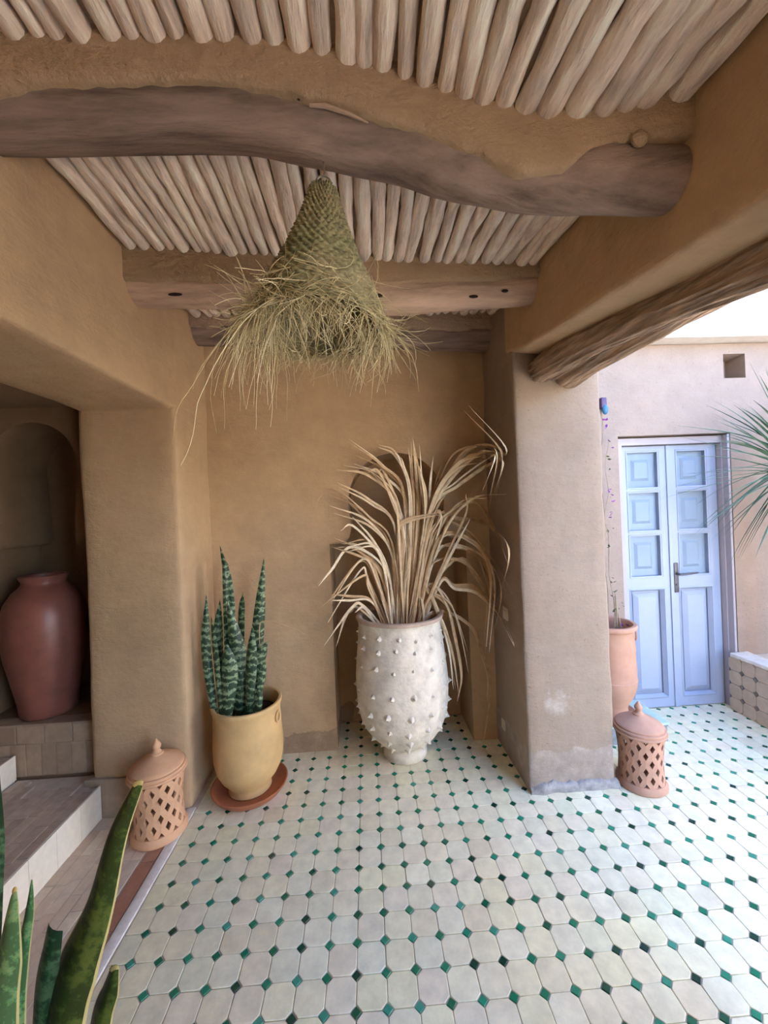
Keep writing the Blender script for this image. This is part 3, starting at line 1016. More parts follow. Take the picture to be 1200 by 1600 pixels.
p = MB(); p.box(2.242, 2.268, 2.832, 2.842, 0.006, 1.95); p.build('astragal', M['door'], l1, False)
hb = MB()
hz0, hx = 0.965, 2.283
hb.rbox(hx - 0.017, hx + 0.017, 2.826, 2.838, hz0 - 0.11, hz0 + 0.11, 0.05, 0.005, 0, 1)
hb.tube([(hx, 2.836, hz0 + 0.03), (hx, 2.790, hz0 + 0.03), (hx + 0.02, 2.784, hz0 + 0.031), (hx + 0.13, 2.784, hz0 + 0.038)], [0.009, 0.008, 0.008, 0.006], 10)
hb.tube([(hx, 2.830, hz0 - 0.05), (hx, 2.820, hz0 - 0.05)], 0.008, 10)
hb.build('handle', M['metal'], l2)['label'] = 'dark metal lever handle on a long plate'

# ================================================================== OBJECTS
# ---- white spiked vase
VX, VY = 0.188, 2.525
vprof = [(0.128, 0.0), (0.138, 0.006), (0.138, 0.045), (0.130, 0.058), (0.132, 0.075), (0.160, 0.10), (0.205, 0.145), (0.248, 0.205), (0.276, 0.27), (0.290, 0.34), (0.294, 0.42), (0.291, 0.52), (0.283, 0.63), (0.272, 0.74), (0.264, 0.81), (0.263, 0.845), (0.268, 0.865), (0.277, 0.877), (0.281, 0.887), (0.278, 0.897), (0.262, 0.901), (0.245, 0.893), (0.238, 0.87), (0.240, 0.80), (0.24, 0.72), (0.0, 0.72)]
def vr(z):
    return interp(z, [p[1] for p in vprof[:16]], [p[0] for p in vprof[:16]])
vase = thing('floor_vase', 'large whitewashed clay floor vase studded with spikes, in front of the niche', 'vase', (VX, VY, 0))
b = MB(); b.lathe(vprof[:18], 72, 0, 0, 0.025, 2.0, cap0=True); b.build('body', M['vase'], vase, True, 60)
b = MB(); b.lathe(vprof[17:], 72, 0, 0, 0.025, 2.0); b.build('rim', M['vase_rim'], vase, True, 60)
b = MB()
kp = [(0.026, -0.006), (0.021, 0.003), (0.013, 0.009), (0.0065, 0.018), (0.002, 0.026), (0.0, 0.027)]
b.lathe(kp, 10, 0, 0, 0.3, 1.0)
kme = b.mesh('spike', M['vase'], True, 60)
for row, z in enumerate((0.115, 0.185, 0.262, 0.36, 0.47, 0.625, 0.735, 0.80)):
    cnt = 15 if z > 0.2 else 12
    for k in range(cnt):
        a = 2 * PI * (k + 0.13 * row + random.uniform(-0.1, 0.1)) / cnt
        zz = z + random.uniform(-0.012, 0.012)
        r = vr(zz) - 0.001
        sl = math.atan2(vr(zz + 0.01) - vr(zz - 0.01), 0.02)
        o = obj('spike', kme, vase, (r * math.cos(a), r * math.sin(a), zz))
        nrm = Vector((math.cos(a) * math.cos(sl), math.sin(a) * math.cos(sl), -math.sin(sl)))
        o.rotation_euler = nrm.to_track_quat('Z', 'Y').to_euler()
        s = random.uniform(0.65, 1.0) * (0.8 if z > 0.6 else 1)
        o.scale = (s, s, s)

# ---- dried grass in the vase
BLADES = [
  [(0.166,2.518,0.8),(0.163,2.524,1.244),(0.018,2.513,1.49),(-0.224,2.5,1.601)],
  [(0.166,2.518,0.8),(0.143,2.527,1.34),(-0.016,2.521,1.527),(-0.209,2.513,1.701),(-0.33,2.503,1.599)],
  [(0.178,2.562,0.8),(0.182,2.511,1.435),(0.023,2.476,1.631),(-0.167,2.43,1.74)],
  [(0.184,2.503,0.8),(0.21,2.516,1.529),(0.041,2.49,1.772),(-0.165,2.456,1.821)],
  [(0.193,2.496,0.8),(0.271,2.524,1.526),(0.148,2.513,1.758),(-0.061,2.499,1.859)],
  [(0.198,2.567,0.8),(0.249,2.51,1.623),(0.114,2.474,1.838),(-0.093,2.427,1.989)],
  [(0.194,2.507,0.8),(0.298,2.522,1.597),(0.213,2.509,1.886),(0.096,2.491,1.958)],
  [(0.159,2.573,0.8),(0.112,2.518,1.175),(-0.095,2.497,1.336),(-0.227,2.469,1.2),(-0.308,2.437,1.111)],
  [(0.148,2.543,0.8),(0.086,2.526,1.128),(-0.004,2.52,1.264),(-0.096,2.511,1.329),(-0.195,2.501,1.335)],
  [(0.136,2.491,0.8),(0.06,2.516,1.083),(-0.028,2.492,1.257),(-0.246,2.459,1.017)],
  [(0.12,2.582,0.8),(0.002,2.524,1.108),(-0.049,2.514,1.184),(-0.268,2.501,0.867)],
  [(0.108,2.506,0.8),(-0.001,2.516,1.062),(-0.032,2.489,1.152),(-0.305,2.455,0.975)],
  [(0.1,2.576,0.8),(0.008,2.515,0.991),(-0.119,2.488,1.027),(-0.232,2.453,1.052)],
  [(0.089,2.52,0.8),(-0.041,2.516,0.957),(-0.111,2.491,0.955),(-0.292,2.459,0.736)],
  [(0.079,2.489,0.8),(-0.077,2.518,0.947),(-0.148,2.496,0.909),(-0.218,2.467,0.724)],
  [(0.136,2.475,0.8),(0.1,2.511,1.189),(0.023,2.475,1.35),(-0.138,2.429,1.333)],
  [(0.165,2.504,0.8),(0.133,2.52,1.126),(0.046,2.501,1.323),(-0.088,2.476,1.472),(-0.158,2.447,1.442)],
  [(0.156,2.511,0.8),(0.029,2.517,1.192),(-0.039,2.493,1.269),(-0.22,2.463,1.345)],
  [(0.214,2.52,0.8),(0.252,2.525,1.359),(0.212,2.516,1.577),(0.126,2.504,1.805),(0.089,2.49,1.788)],
  [(0.235,2.546,0.8),(0.304,2.515,1.477),(0.301,2.488,1.773),(0.281,2.453,1.945)],
  [(0.237,2.513,0.8),(0.327,2.512,1.476),(0.326,2.479,1.83),(0.31,2.436,1.999)],
  [(0.242,2.508,0.8),(0.36,2.491,1.475),(0.339,2.42,1.766),(0.301,2.328,1.958)],
  [(0.228,2.579,0.8),(0.283,2.5,1.597),(0.229,2.444,1.853),(0.191,2.372,1.902)],
  [(0.248,2.477,0.8),(0.383,2.52,1.354),(0.419,2.501,1.711),(0.441,2.477,1.885)],
  [(0.236,2.562,0.8),(0.21,2.52,1.242),(0.204,2.501,1.423),(0.264,2.476,1.48),(0.473,2.447,1.518)],
  [(0.212,2.498,0.8),(0.202,2.469,1.424),(0.19,2.358,1.62)],
  [(0.251,2.491,0.8),(0.346,2.51,1.356),(0.376,2.472,1.64),(0.342,2.424,1.823)],
  [(0.248,2.475,0.8),(0.388,2.518,1.473),(0.541,2.496,1.765),(0.708,2.467,1.933),(0.77,2.173,1.851),(0.77,2.299,1.606)],
  [(0.267,2.578,0.8),(0.4,2.513,1.497),(0.563,2.482,1.786),(0.757,2.442,1.845),(0.77,2.316,1.739),(0.721,2.34,1.463)],
  [(0.275,2.558,0.8),(0.413,2.508,1.52),(0.603,2.467,1.701),(0.77,2.306,1.816),(0.77,2.151,1.786),(0.754,2.28,1.628)],
  [(0.248,2.472,0.8),(0.409,2.482,1.544),(0.567,2.393,1.812),(0.685,2.279,1.848)],
  [(0.268,2.586,0.8),(0.451,2.518,1.543),(0.672,2.496,1.736),(0.77,2.178,1.81),(0.77,2.26,1.648)],
  [(0.262,2.519,0.8),(0.387,2.511,1.474),(0.524,2.477,1.752),(0.639,2.433,1.906),(0.77,2.362,1.925),(0.77,2.147,1.817)],
  [(0.275,2.544,0.8),(0.411,2.499,1.52),(0.675,2.443,1.86),(0.77,2.159,1.844),(0.593,2.283,2.125)],
  [(0.251,2.505,0.8),(0.382,2.51,1.354),(0.575,2.475,1.549),(0.706,2.429,1.566),(0.77,2.324,1.406),(0.77,2.13,1.221)],
  [(0.262,2.523,0.8),(0.435,2.523,1.423),(0.653,2.511,1.474),(0.768,2.496,1.433),(0.77,2.118,1.319),(0.77,2.307,1.008)],
  [(0.271,2.516,0.8),(0.459,2.522,1.41),(0.637,2.508,1.403),(0.77,2.453,1.235),(0.77,2.091,1.076)],
  [(0.28,2.51,0.8),(0.452,2.499,1.352),(0.653,2.441,1.347),(0.739,2.367,1.144),(0.671,2.279,0.736)],
  [(0.286,2.475,0.8),(0.429,2.527,1.255),(0.575,2.522,1.297),(0.716,2.515,1.218),(0.77,2.411,0.997),(0.77,2.094,0.803)],
  [(0.256,2.564,0.8),(0.376,2.524,1.162),(0.522,2.513,1.228),(0.66,2.498,1.163),(0.768,2.481,0.97),(0.77,2.228,0.875)],
  [(0.289,2.505,0.8),(0.453,2.52,1.278),(0.643,2.501,1.295),(0.77,2.423,1.18),(0.77,2.27,1.049),(0.762,2.417,0.764)],
  [(0.258,2.588,0.8),(0.323,2.523,1.056),(0.447,2.511,1.471),(0.506,2.496,1.516),(0.449,2.478,1.377)],
  [(0.326,2.495,0.8),(0.468,2.519,1.086),(0.546,2.498,1.038),(0.671,2.471,1.013),(0.77,2.386,0.91),(0.77,2.095,0.794)],
  [(0.305,2.477,0.8),(0.447,2.526,1.11),(0.596,2.519,1.224),(0.685,2.51,1.1),(0.75,2.499,0.979),(0.722,2.486,0.709)],
  [(0.255,2.551,0.8),(0.371,2.521,1.054),(0.44,2.506,1.042),(0.502,2.485,0.9),(0.547,2.461,0.681)],
  [(0.229,2.475,0.8),(0.322,2.522,1.033),(0.391,2.507,1.02),(0.43,2.488,0.879),(0.512,2.466,0.682)],
  [(0.251,2.5,0.8),(0.353,2.512,1.236),(0.431,2.479,1.508),(0.47,2.437,1.495),(0.421,2.387,1.373)],
  [(0.288,2.485,0.8),(0.491,2.48,1.233),(0.611,2.389,1.513),(0.586,2.271,1.634)],
  [(0.295,2.563,0.8),(0.477,2.501,1.375),(0.641,2.447,1.581),(0.77,2.236,1.582)],
  [(0.312,2.589,0.8),(0.462,2.522,0.895),(0.647,2.506,0.788),(0.699,2.486,0.632),(0.733,2.462,0.492),(0.724,2.436,0.338),(0.662,2.406,0.08)],
  [(0.26,2.499,0.8),(0.379,2.517,0.991),(0.49,2.495,0.937),(0.528,2.465,0.744),(0.552,2.43,0.517),(0.511,2.39,0.374)],
  [(0.283,2.474,0.8),(0.426,2.506,0.885),(0.503,2.462,0.663),(0.526,2.406,0.396)],
  [(0.243,2.5,0.8),(0.325,2.514,0.973),(0.329,2.485,0.801),(0.279,2.448,0.609),(0.257,2.403,0.465)],
]

grass = thing('dried_grass', 'sheaf of long dried straw-coloured blades fanning out of the spiked vase', 'dried grass', (VX, VY, 0.72))
def blade(pts, w, twist):
    cp = catmull(pts, 7)
    m = len(cp)
    b = MB()
    for i, p in enumerate(cp):
        t = i / (m - 1)
        tg = (cp[min(m - 1, i + 1)] - cp[max(0, i - 1)]).normalized()
        a = twist + 1.3 * t
        sd = tg.cross(Vector((math.sin(a) * 0.7, -1, 0.35 * math.cos(a))))
        if sd.length < 1e-4:
            sd = Vector((1, 0, 0))
        sd.normalize()
        nr = sd.cross(tg)
        ww = w * (0.55 + 0.75 * t if t < 0.5 else 0.925) * (1 if t < 0.74 else max(0.12, 1 - (t - 0.74) / 0.26 * 0.88))
        for k, (u, d) in enumerate(((-1, 0.0), (0, 0.30), (1, 0.0), (0, 0.10))):
            b.v.append(p + sd * (ww * u) + nr * (ww * d))
    for i in range(m - 1):
        for k in range(4):
            q, r = i * 4 + k, i * 4 + (k + 1) % 4
            b.f.append((q, r, r + 4, q + 4))
    o = b.build('blade', M['blade'], grass, True, 70)
    o.location = (-VX, -VY, -0.72)
    return o
for bi, bl in enumerate(BLADES):
    blade(bl, random.uniform(0.0068, 0.0105) * (1.25 if bl[-1][0] > 0.45 else 1), random.uniform(-0.5, 0.5))
    for rep in range(1 if bi % 3 else 2):
        jx, jz, jy = random.gauss(0, 0.030), random.gauss(0, 0.03), random.gauss(0, 0.03)
        nb = []
        for i, (x, y, z) in enumerate(bl):
            t = i / (len(bl) - 1)
            px, py, pz = x + jx * t + random.gauss(0, 0.008) * t, y + jy * t, z + jz * t + random.gauss(0, 0.008) * t
            if z > 0.95 or i == 0:
                py = min(py, 2.585)
            nb.append((min(px, 0.79), py, pz))
        nb[0] = (bl[0][0] + random.gauss(0, 0.02), min(2.62, max(2.44, bl[0][1] + random.gauss(0, 0.03))), 0.80)
        k = random.choice((0, 0, 1))
        if k and len(nb) > 3:
            nb = nb[:-1]
        blade(nb, random.uniform(0.005, 0.009) * (1.25 if bl[-1][0] > 0.45 else 1), random.uniform(-0.6, 0.6))

# ---- pots
def ring_handle(b, r, z, ang, s=0.022):
    c = Vector((math.cos(ang) * (r + 0.004), math.sin(ang) * (r + 0.004), z))
    t = Vector((-math.sin(ang), math.cos(ang), 0))
    b.tube([c + t * s * math.cos(q) + Vector((0, 0, s * 1.25 * math.sin(q))) for q in [2 * PI * k / 16 for k in range(17)]], 0.006, 8, False)
PXL, PYL = -0.722, 2.285
sau = MB()
sau.lathe([(0.0, 0.0), (0.165, 0.0), (0.178, 0.006), (0.205, 0.040), (0.209, 0.048), (0.203, 0.050), (0.195, 0.044), (0.170, 0.016), (0.0, 0.014)], 56, 0, 0)
o = sau.build('pot_saucer', M['saucer'], None, True, 50); o.location = (PXL, PYL, 0.001)
tag(o, 'orange terracotta saucer under the ochre snake plant pot', 'saucer')
pot = thing('plant_pot', 'ochre clay pot holding the banded snake plant by the back wall', 'plant pot', (PXL, PYL, 0.0155))
b = MB()
b.lathe([(0.0, 0.0), (0.112, 0.0), (0.118, 0.008), (0.112, 0.028), (0.118, 0.045), (0.150, 0.085), (0.176, 0.135), (0.188, 0.19), (0.190, 0.27), (0.185, 0.36), (0.183, 0.43), (0.187, 0.462), (0.193, 0.475), (0.195, 0.487), (0.190, 0.495), (0.178, 0.495), (0.170, 0.485), (0.168, 0.42)], 64, 0, 0, 0.015, 5.0)
b.build('body', M['ochre'], pot, True, 50)
b = MB(); b.lathe([(0.1685, 0.415), (0.10, 0.425), (0.0, 0.428)], 40, 0, 0, 0.02, 1); b.build('soil', M['soil'], pot)
b = MB(); ring_handle(b, 0.187, 0.415, -0.25); b.build('ring_handle', M['ochre'], pot)

SNAKE = [
  ([(-0.871,2.21,0.44),(-0.907,2.216,0.816),(-0.893,2.216,1.137)],0.047),
  ([(-0.835,2.19,0.44),(-0.855,2.198,0.78),(-0.867,2.198,1.026)],0.041),
  ([(-0.807,2.18,0.44),(-0.781,2.189,0.7),(-0.784,2.189,0.867)],0.081),
  ([(-0.753,2.25,0.44),(-0.744,2.252,0.732),(-0.795,2.252,1.094)],0.083),
  ([(-0.806,2.32,0.44),(-0.807,2.315,1.096),(-0.845,2.315,1.394)],0.052),
  ([(-0.833,2.3,0.44),(-0.812,2.297,1.183),(-0.814,2.297,1.319)],0.035),
  ([(-0.886,2.35,0.44),(-0.883,2.342,0.853),(-0.868,2.342,1.078)],0.052),
  ([(-0.779,2.34,0.44),(-0.754,2.333,0.964),(-0.732,2.333,1.115)],0.048),
  ([(-0.695,2.21,0.44),(-0.671,2.216,0.742),(-0.652,2.216,0.95)],0.06),
  ([(-0.7,2.31,0.44),(-0.651,2.306,0.862),(-0.595,2.306,1.316)],0.064),
  ([(-0.679,2.27,0.44),(-0.626,2.27,0.739),(-0.588,2.27,0.847)],0.054),
  ([(-0.658,2.22,0.44),(-0.611,2.225,0.654),(-0.59,2.225,0.743)],0.037),
  ([(-0.636,2.18,0.44),(-0.63,2.189,0.552),(-0.623,2.189,0.611)],0.041),
]

def leaf_mesh(pts, widths, mat, name, thick=0.10, cup=0.22, face=(0, -1, 0), sub=5, roundtip=False):
    cp = catmull(pts, sub)
    m = len(cp)
    b = MB()
    b.uv = []
    acc = 0.0
    for i, p in enumerate(cp):
        if i:
            acc += (p - cp[i - 1]).length
        t = i / (m - 1)
        tg = (cp[min(m - 1, i + 1)] - cp[max(0, i - 1)]).normalized()
        sd = tg.cross(Vector(face))
        sd.normalize()
        nr = sd.cross(tg)
        w = widths(t)
        for (u, d) in ((-1, cup), (-0.5, 0.25 * cup), (0, 0), (0.5, 0.25 * cup), (1, cup), (0.5, 0.25 * cup - thick), (0, -thick * 1.3), (-0.5, 0.25 * cup - thick)):
            b.v.append(p + sd * (w * u) - nr * (w * d))
            b.uv.append((0.5 + 0.5 * u, acc))
    for i in range(m - 1):
        for k in range(8):
            q, r = i * 8 + k, i * 8 + (k + 1) % 8
            b.f.append((q, q + 8, r + 8, r))
    b.f.append(tuple(range(8)))
    b.f.append(tuple(range(m * 8 - 1, (m - 1) * 8 - 1, -1)))
    return b.mesh(name, mat, True, 70)
sp = thing('snake_plant', 'tall banded green snake plant growing in the ochre clay pot', 'plant', (PXL, PYL, 0.435))
for k, (pts, w) in enumerate(SNAKE):
    a = math.radians([20, -25, 5, 10, -15, 30, 40, -30, -10, 15, 35, 40, 0][k])
    hw = w / 2 * 1.08
    wf = lambda t, hw=hw: hw * (0.62 + 0.38 * min(1, t / 0.4)) * (1 if t < 0.55 else max(0.03, 1 - ((t - 0.55) / 0.45) ** 1.6))
    mid = [pts[0], pts[1], pts[2]]
    o = obj('leaf', leaf_mesh(mid, wf, M['snake'], 'leaf', 0.14, 0.35, (math.sin(a), -math.cos(a), 0), 9), sp)
    o.location = (-PXL, -PYL, -0.435)
b = MB()
b.tube(catmull([(-0.642, 2.30, 0.70), (-0.625, 2.26, 0.93), (-0.596, 2.25, 0.962), (-0.527, 2.25, 0.948), (-0.438, 2.25, 0.913), (-0.369, 2.25, 0.873)], 5), [0.002] * 5 + [0.003] * 14 + [0.0022] * 6 + [0.001], 6)
o = b.build('dried_leaf', M['blade'], sp); o.location = (-PXL, -PYL, -0.435); o['label'] = 'thin dried brown leaf curving to the right'

# ---- maroon jar in the alcove niche
b = MB()
b.lathe([(0.0, 0.0), (0.125, 0.0), (0.135, 0.01), (0.142, 0.08), (0.165, 0.20), (0.192, 0.34), (0.206, 0.46), (0.204, 0.56), (0.185, 0.645), (0.150, 0.705), (0.118, 0.735), (0.105, 0.75), (0.104, 0.765), (0.114, 0.785), (0.117, 0.797), (0.110, 0.803), (0.098, 0.798), (0.092, 0.76), (0.10, 0.70), (0.12, 0.5)], 60, 0, 0, 0.02, 8.0)
o = b.build('clay_jar', M['maroon'], None, True, 50); o.location = (-1.905, 2.415, 0.4645)
tag(o, 'tall maroon glazed clay jar standing in the dark alcove niche', 'jar')

# ---- cut-out terracotta lanterns
def make_lantern(label, mat):
    root = thing('clay_lantern', label, 'lantern', (0, 0, 0), 'cut-out clay lanterns')
    b = MB()
    b.lathe([(0.0, 0.0), (0.122, 0.0), (0.128, 0.006), (0.128, 0.022), (0.121, 0.032), (0.117, 0.040), (0.105, 0.040), (0.10, 0.02), (0, 0.02)], 56)
    b.build('base', mat, root, True, 40)
    # perforated wall: rhombic cells, each with a rhombic opening
    b = MB()
    rows, cols = 3, 11
    z0, z1 = 0.036, 0.300
    dz = (z1 - z0) / rows
    da = 2 * PI / cols
    def rad(z):
        t = (z - z0) / (z1 - z0)
        return 0.116 - 0.010 * math.sin(t * PI) + 0.008 * t
    def P(a, z, dr=0.0):
        r = rad(z) + dr
        return (r * math.cos(a), r * math.sin(a), z)
    TH = -0.012
    def cell(ca, cz, kind):
        ha, hz = da / 2, dz / 2
        if kind == 'full':
            out = [(0, -hz), (ha, 0), (0, hz), (-ha, 0)]
            inn = [(0, -hz * .52), (ha * .42, 0), (0, hz * .52), (-ha * .42, 0)]
        elif kind == 'low':      # upper half cell resting on the base
            out = [(-ha, 0), (ha, 0), (0, hz)]
            inn = [(-ha * .42, hz * .13), (ha * .42, hz * .13), (0, hz * .60)]
        else:
            out = [(ha, 0), (-ha, 0), (0, -hz)]
            inn = [(ha * .42, -hz * .13), (-ha * .42, -hz * .13), (0, -hz * .60)]
        n = len(out)
        vs = []
        for dr in (0, TH):
            vs += [P(ca + a, cz + z, dr) for a, z in out] + [P(ca + a, cz + z, dr) for a, z in inn]
        fs = []
        for k in range(n):
            q = (k + 1) % n
            fs.append((k, q, n + q, n + k))
            fs.append((2 * n + q, 2 * n + k, 3 * n + k, 3 * n + q))
            fs.append((n + k, n + q, 3 * n + q, 3 * n + k))
        b.add(vs, fs)
    for r_ in range(rows + 1):
        for c in range(cols):
            if r_ < rows:
                cell(da * (c + 0.5), z0 + dz * (r_ + 0.5), 'full')
            zc = z0 + dz * r_
            cell(da * c, zc, 'low' if r_ == 0 else ('high' if r_ == rows else 'full'))
    b.build('lattice_wall', mat, root, False)
    b = MB()
    b.lathe([(0.10, 0.290), (0.122, 0.292), (0.131, 0.297), (0.135, 0.303), (0.134, 0.309), (0.127, 0.312), (0.127, 0.315), (0.130, 0.320), (0.128, 0.326), (0.120, 0.328), (0.120, 0.331), (0.121, 0.336), (0.117, 0.342), (0.108, 0.348), (0.075, 0.368), (0.040, 0.383), (0.030, 0.388), (0.030, 0.394), (0.022, 0.398)], 56)
    lid = b.build('lid', mat, root, True, 40)
    b = MB()
    b.lathe([(0.024, 0.397), (0.017, 0.405), (0.015, 0.412), (0.020, 0.420), (0.0215, 0.430), (0.017, 0.440), (0.010, 0.450), (0.004, 0.460), (0.0, 0.464)], 24)
    b.build('finial', mat, lid, True, 50)
    return root
lan = make_lantern('cut-out terracotta lantern on the brick strip beside the ochre pot', M['terra'])
lan.location = (-1.095, 2.028, 0.001); lan.rotation_euler.z = 0.1
lan2 = make_lantern('cut-out pink terracotta lantern at the foot of the pillar towards the courtyard', M['terra_pink'])
lan2.location = (1.452, 2.105, 0.001); lan2.rotation_euler.z = 0.33
for c in list(lan2.children):
    c.scale = (0.97, 0.97, 0.97)

# ---- woven cone lampshade hanging from the front beam
LX, LY = -0.106, 1.135
lamp = thing('woven_pendant_lamp', 'woven green-brown seagrass cone lampshade with a shaggy straw fringe', 'lamp', (LX, LY, 2.075))
lamp.rotation_euler = (0, math.radians(3.5), 0)
LH = 0.405
def lr(z):      # radius at height z above the rim
    t = z / LH
    return interp(t, [0, 0.04, 0.085, 0.3, 0.51, 0.72, 0.94, 1.0], [0.186, 0.187, 0.182, 0.146, 0.104, 0.069, 0.040, 0.032])
b = MB()
NR, NA = 32, 264
vs = []
SUB = 5
for i in range(NR * SUB + 1):
    z = LH * i / (NR * SUB)
    row = i // SUB
    ph = (i % SUB) / SUB
    bul = math.sin(PI * ph)
    for k in range(NA):
        a = 2 * PI * k / NA
        tw = 0.5 + 0.5 * math.sin(a * 33 + row * PI + ph * 1.1 + 0.8 * nz(a * 3, row * 1.3, 0))
        r = lr(z) + 0.0105 * bul * (0.2 + 0.8 * tw) + 0.004 * nz(math.cos(a) * 2, math.sin(a) * 2, z * 9) - 0.002
        zz = z + 0.004 * nz(math.cos(a) * 3, math.sin(a) * 3, row * 1.7) + (0.016 * nz(math.cos(a) * 7, math.sin(a) * 7, 2.0) * max(0, 1 - z / 0.03))
        b.v.append((r * math.cos(a), r * math.sin(a), zz))
for i in range(NR * SUB):
    for k in range(NA):
        q, r = i * NA + k, i * NA + (k + 1) % NA
        b.f.append((q, r, r + NA, q + NA))
shade = b.build('lampshade', M['weave'], lamp, True, None)
b = MB()
b.lathe([(lr(z_) - 0.008, z_) for z_ in (0.006, 0.04, 0.10, 0.16, 0.22, 0.30, 0.38)], 48)
b.build('lining', M['weave'], lamp)
b = MB()
b.tube([(0.022 * math.cos(q) , 0.0, 0.418 + 0.024 * math.sin(q)) for q in [2 * PI * k / 20 for k in range(21)]], 0.0028, 7, False)
b.build('hanging_ring', M['iron'], lamp)
b = MB()
b.tube([(0.0, 0, 0.44), (0.004, 0, 0.452), (0, 0, 0.462), (0, 0, 0.505)], 0.003, 7)
b.build('hook', M['iron'], lamp)
b = MB()
def strand(p, d, L, grav, curl, r0=0.00125):
    p, d = Vector(p), Vector(d).normalized()
    m = max(6, int(L / 0.022))
    path = [p.copy()]
    ax = Vector((random.gauss(0, 1), random.gauss(0, 1), random.gauss(0, 1))).normalized()
    for i in range(m):
        d = d + Vector((0, 0, -grav)) + ax.cross(d) * curl + Vector((random.gauss(0, .09), random.gauss(0, .09), random.gauss(0, .06)))
        d.normalize()
        p = p + d * (L / m)
        path.append(p.copy())
    b.tube(path, [r0 * (1 - 0.55 * i / m) for i in range(m + 1)], 3, False)
random.seed(31)
for k in range(640):
    a = random.uniform(0, 2 * PI) if k % 3 else random.uniform(PI * 1.05, PI * 1.95)
    if random.random() < 0.35:                       # denser on the left, as the fringe is combed that way
        a = random.gauss(PI * 1.12, 0.5)
    z = random.choice((-0.004, 0.0, 0.004, 0.01, 0.02, 0.035, 0.06, 0.085))
    r = lr(z) + 0.003
    rad = Vector((math.cos(a), math.sin(a), 0))
    tan = Vector((-math.sin(a), math.cos(a), 0)) * random.choice((-1, 1, 1, 1))
    L = random.choice((0.06, 0.08, 0.10, 0.13, 0.16))
    strand(rad * r + Vector((0, 0, z)), rad * random.uniform(0.05, 0.55) + tan * random.uniform(0.5, 1.6) + Vector((0, 0, random.uniform(-0.9, 0.1))), L, random.uniform(0.04, 0.13), random.uniform(-0.38, 0.38))
for k in range(420):     # stubble pointing inward and down under the rim
    a = random.uniform(0, 2 * PI)
    rad = Vector((math.cos(a), math.sin(a), 0))
    strand(rad * random.uniform(0.12, 0.18), -rad * random.uniform(0.0, 0.8) + Vector((random.gauss(0, .5), random.gauss(0, .5), -0.4)), random.uniform(0.05, 0.14), 0.1, random.uniform(-0.25, 0.25))
for k in range(70):      # long hank on the left
    a = PI * 1.16 + random.gauss(0, 0.22)
    rad = Vector((math.cos(a), math.sin(a), 0))
    strand(rad * 0.18 + Vector((0, 0, random.uniform(0, .04))), rad * 0.45 + Vector((random.gauss(0.1, .25), random.gauss(0, .25), -0.4)), random.uniform(0.10, 0.26), 0.28, random.uniform(-0.10, 0.10))
for k in range(14):      # strands gathered into a tail below the left front
    a = PI * 1.33 + random.gauss(0, 0.05)
    rad = Vector((math.cos(a), math.sin(a), 0))
    strand(rad * 0.17, rad * 0.3 + Vector((0, 0, -0.6)), random.uniform(0.20, 0.33), 0.34, random.uniform(-0.06, 0.06))
for k in range(36):      # curly hank on the right
    a = -0.25 + random.gauss(0, 0.2)
    rad = Vector((math.cos(a), math.sin(a), 0))
    strand(rad * 0.18, rad * 0.35 + Vector((random.gauss(0, .3), random.gauss(0, .3), -0.4)), random.uniform(0.10, 0.22), 0.2, random.uniform(-0.32, 0.32))
for k in range(40):      # loose curls hanging from the front rim
    a = random.uniform(PI * 1.2, PI * 1.9)
    rad = Vector((math.cos(a), math.sin(a), 0))
    strand(rad * 0.18, rad * 0.3 + Vector((random.gauss(0, .5), random.gauss(0, .3), -0.5)), random.uniform(0.10, 0.20), 0.12, random.uniform(-0.4, 0.4))
for k, (a, L) in enumerate(((PI * 1.02, 0.26), (PI * 1.3, 0.40), (PI * 1.08, 0.28), (PI * 0.95, 0.24), (-0.1, 0.22), (PI * 1.25, 0.44), (PI * 1.36, 0.50), (PI * 1.15, 0.36), (PI * 0.98, 0.34))):
    rad = Vector((math.cos(a), math.sin(a), 0))
    strand(rad * 0.18, rad * 0.8 + Vector((0, 0, -0.2)), L, 0.2, 0.06)
fr = b.build('fringe', M['fringe'], lamp, True, None)
fr['kind'] = 'stuff'

# ---- switches on the inner face of the pillar
def switch(label, y, z, w_, h_):
    t = thing('wall_switch', label, 'switch', (0.822, y, z), 'plates on the pillar')
    b = MB(); b.rbox(-0.010, 0.004, -w_ / 2, w_ / 2, -h_ / 2, h_ / 2, 0.05, 0.003, 0, 1); b.build('plate', M['switch'], t)
    b = MB(); b.rbox(-0.014, -0.008, -w_ / 4, w_ / 4, -h_ / 4, h_ / 4, 0.05, 0.002, 0, 1); b.build('rocker', M['switch'], t)
switch('cream wall switch on the brown wall right of the dried grass', 2.345, 0.905, 0.075, 0.075)
switch('small low socket plate near the floor right of the spiked vase', 2.47, 0.165, 0.05, 0.06)

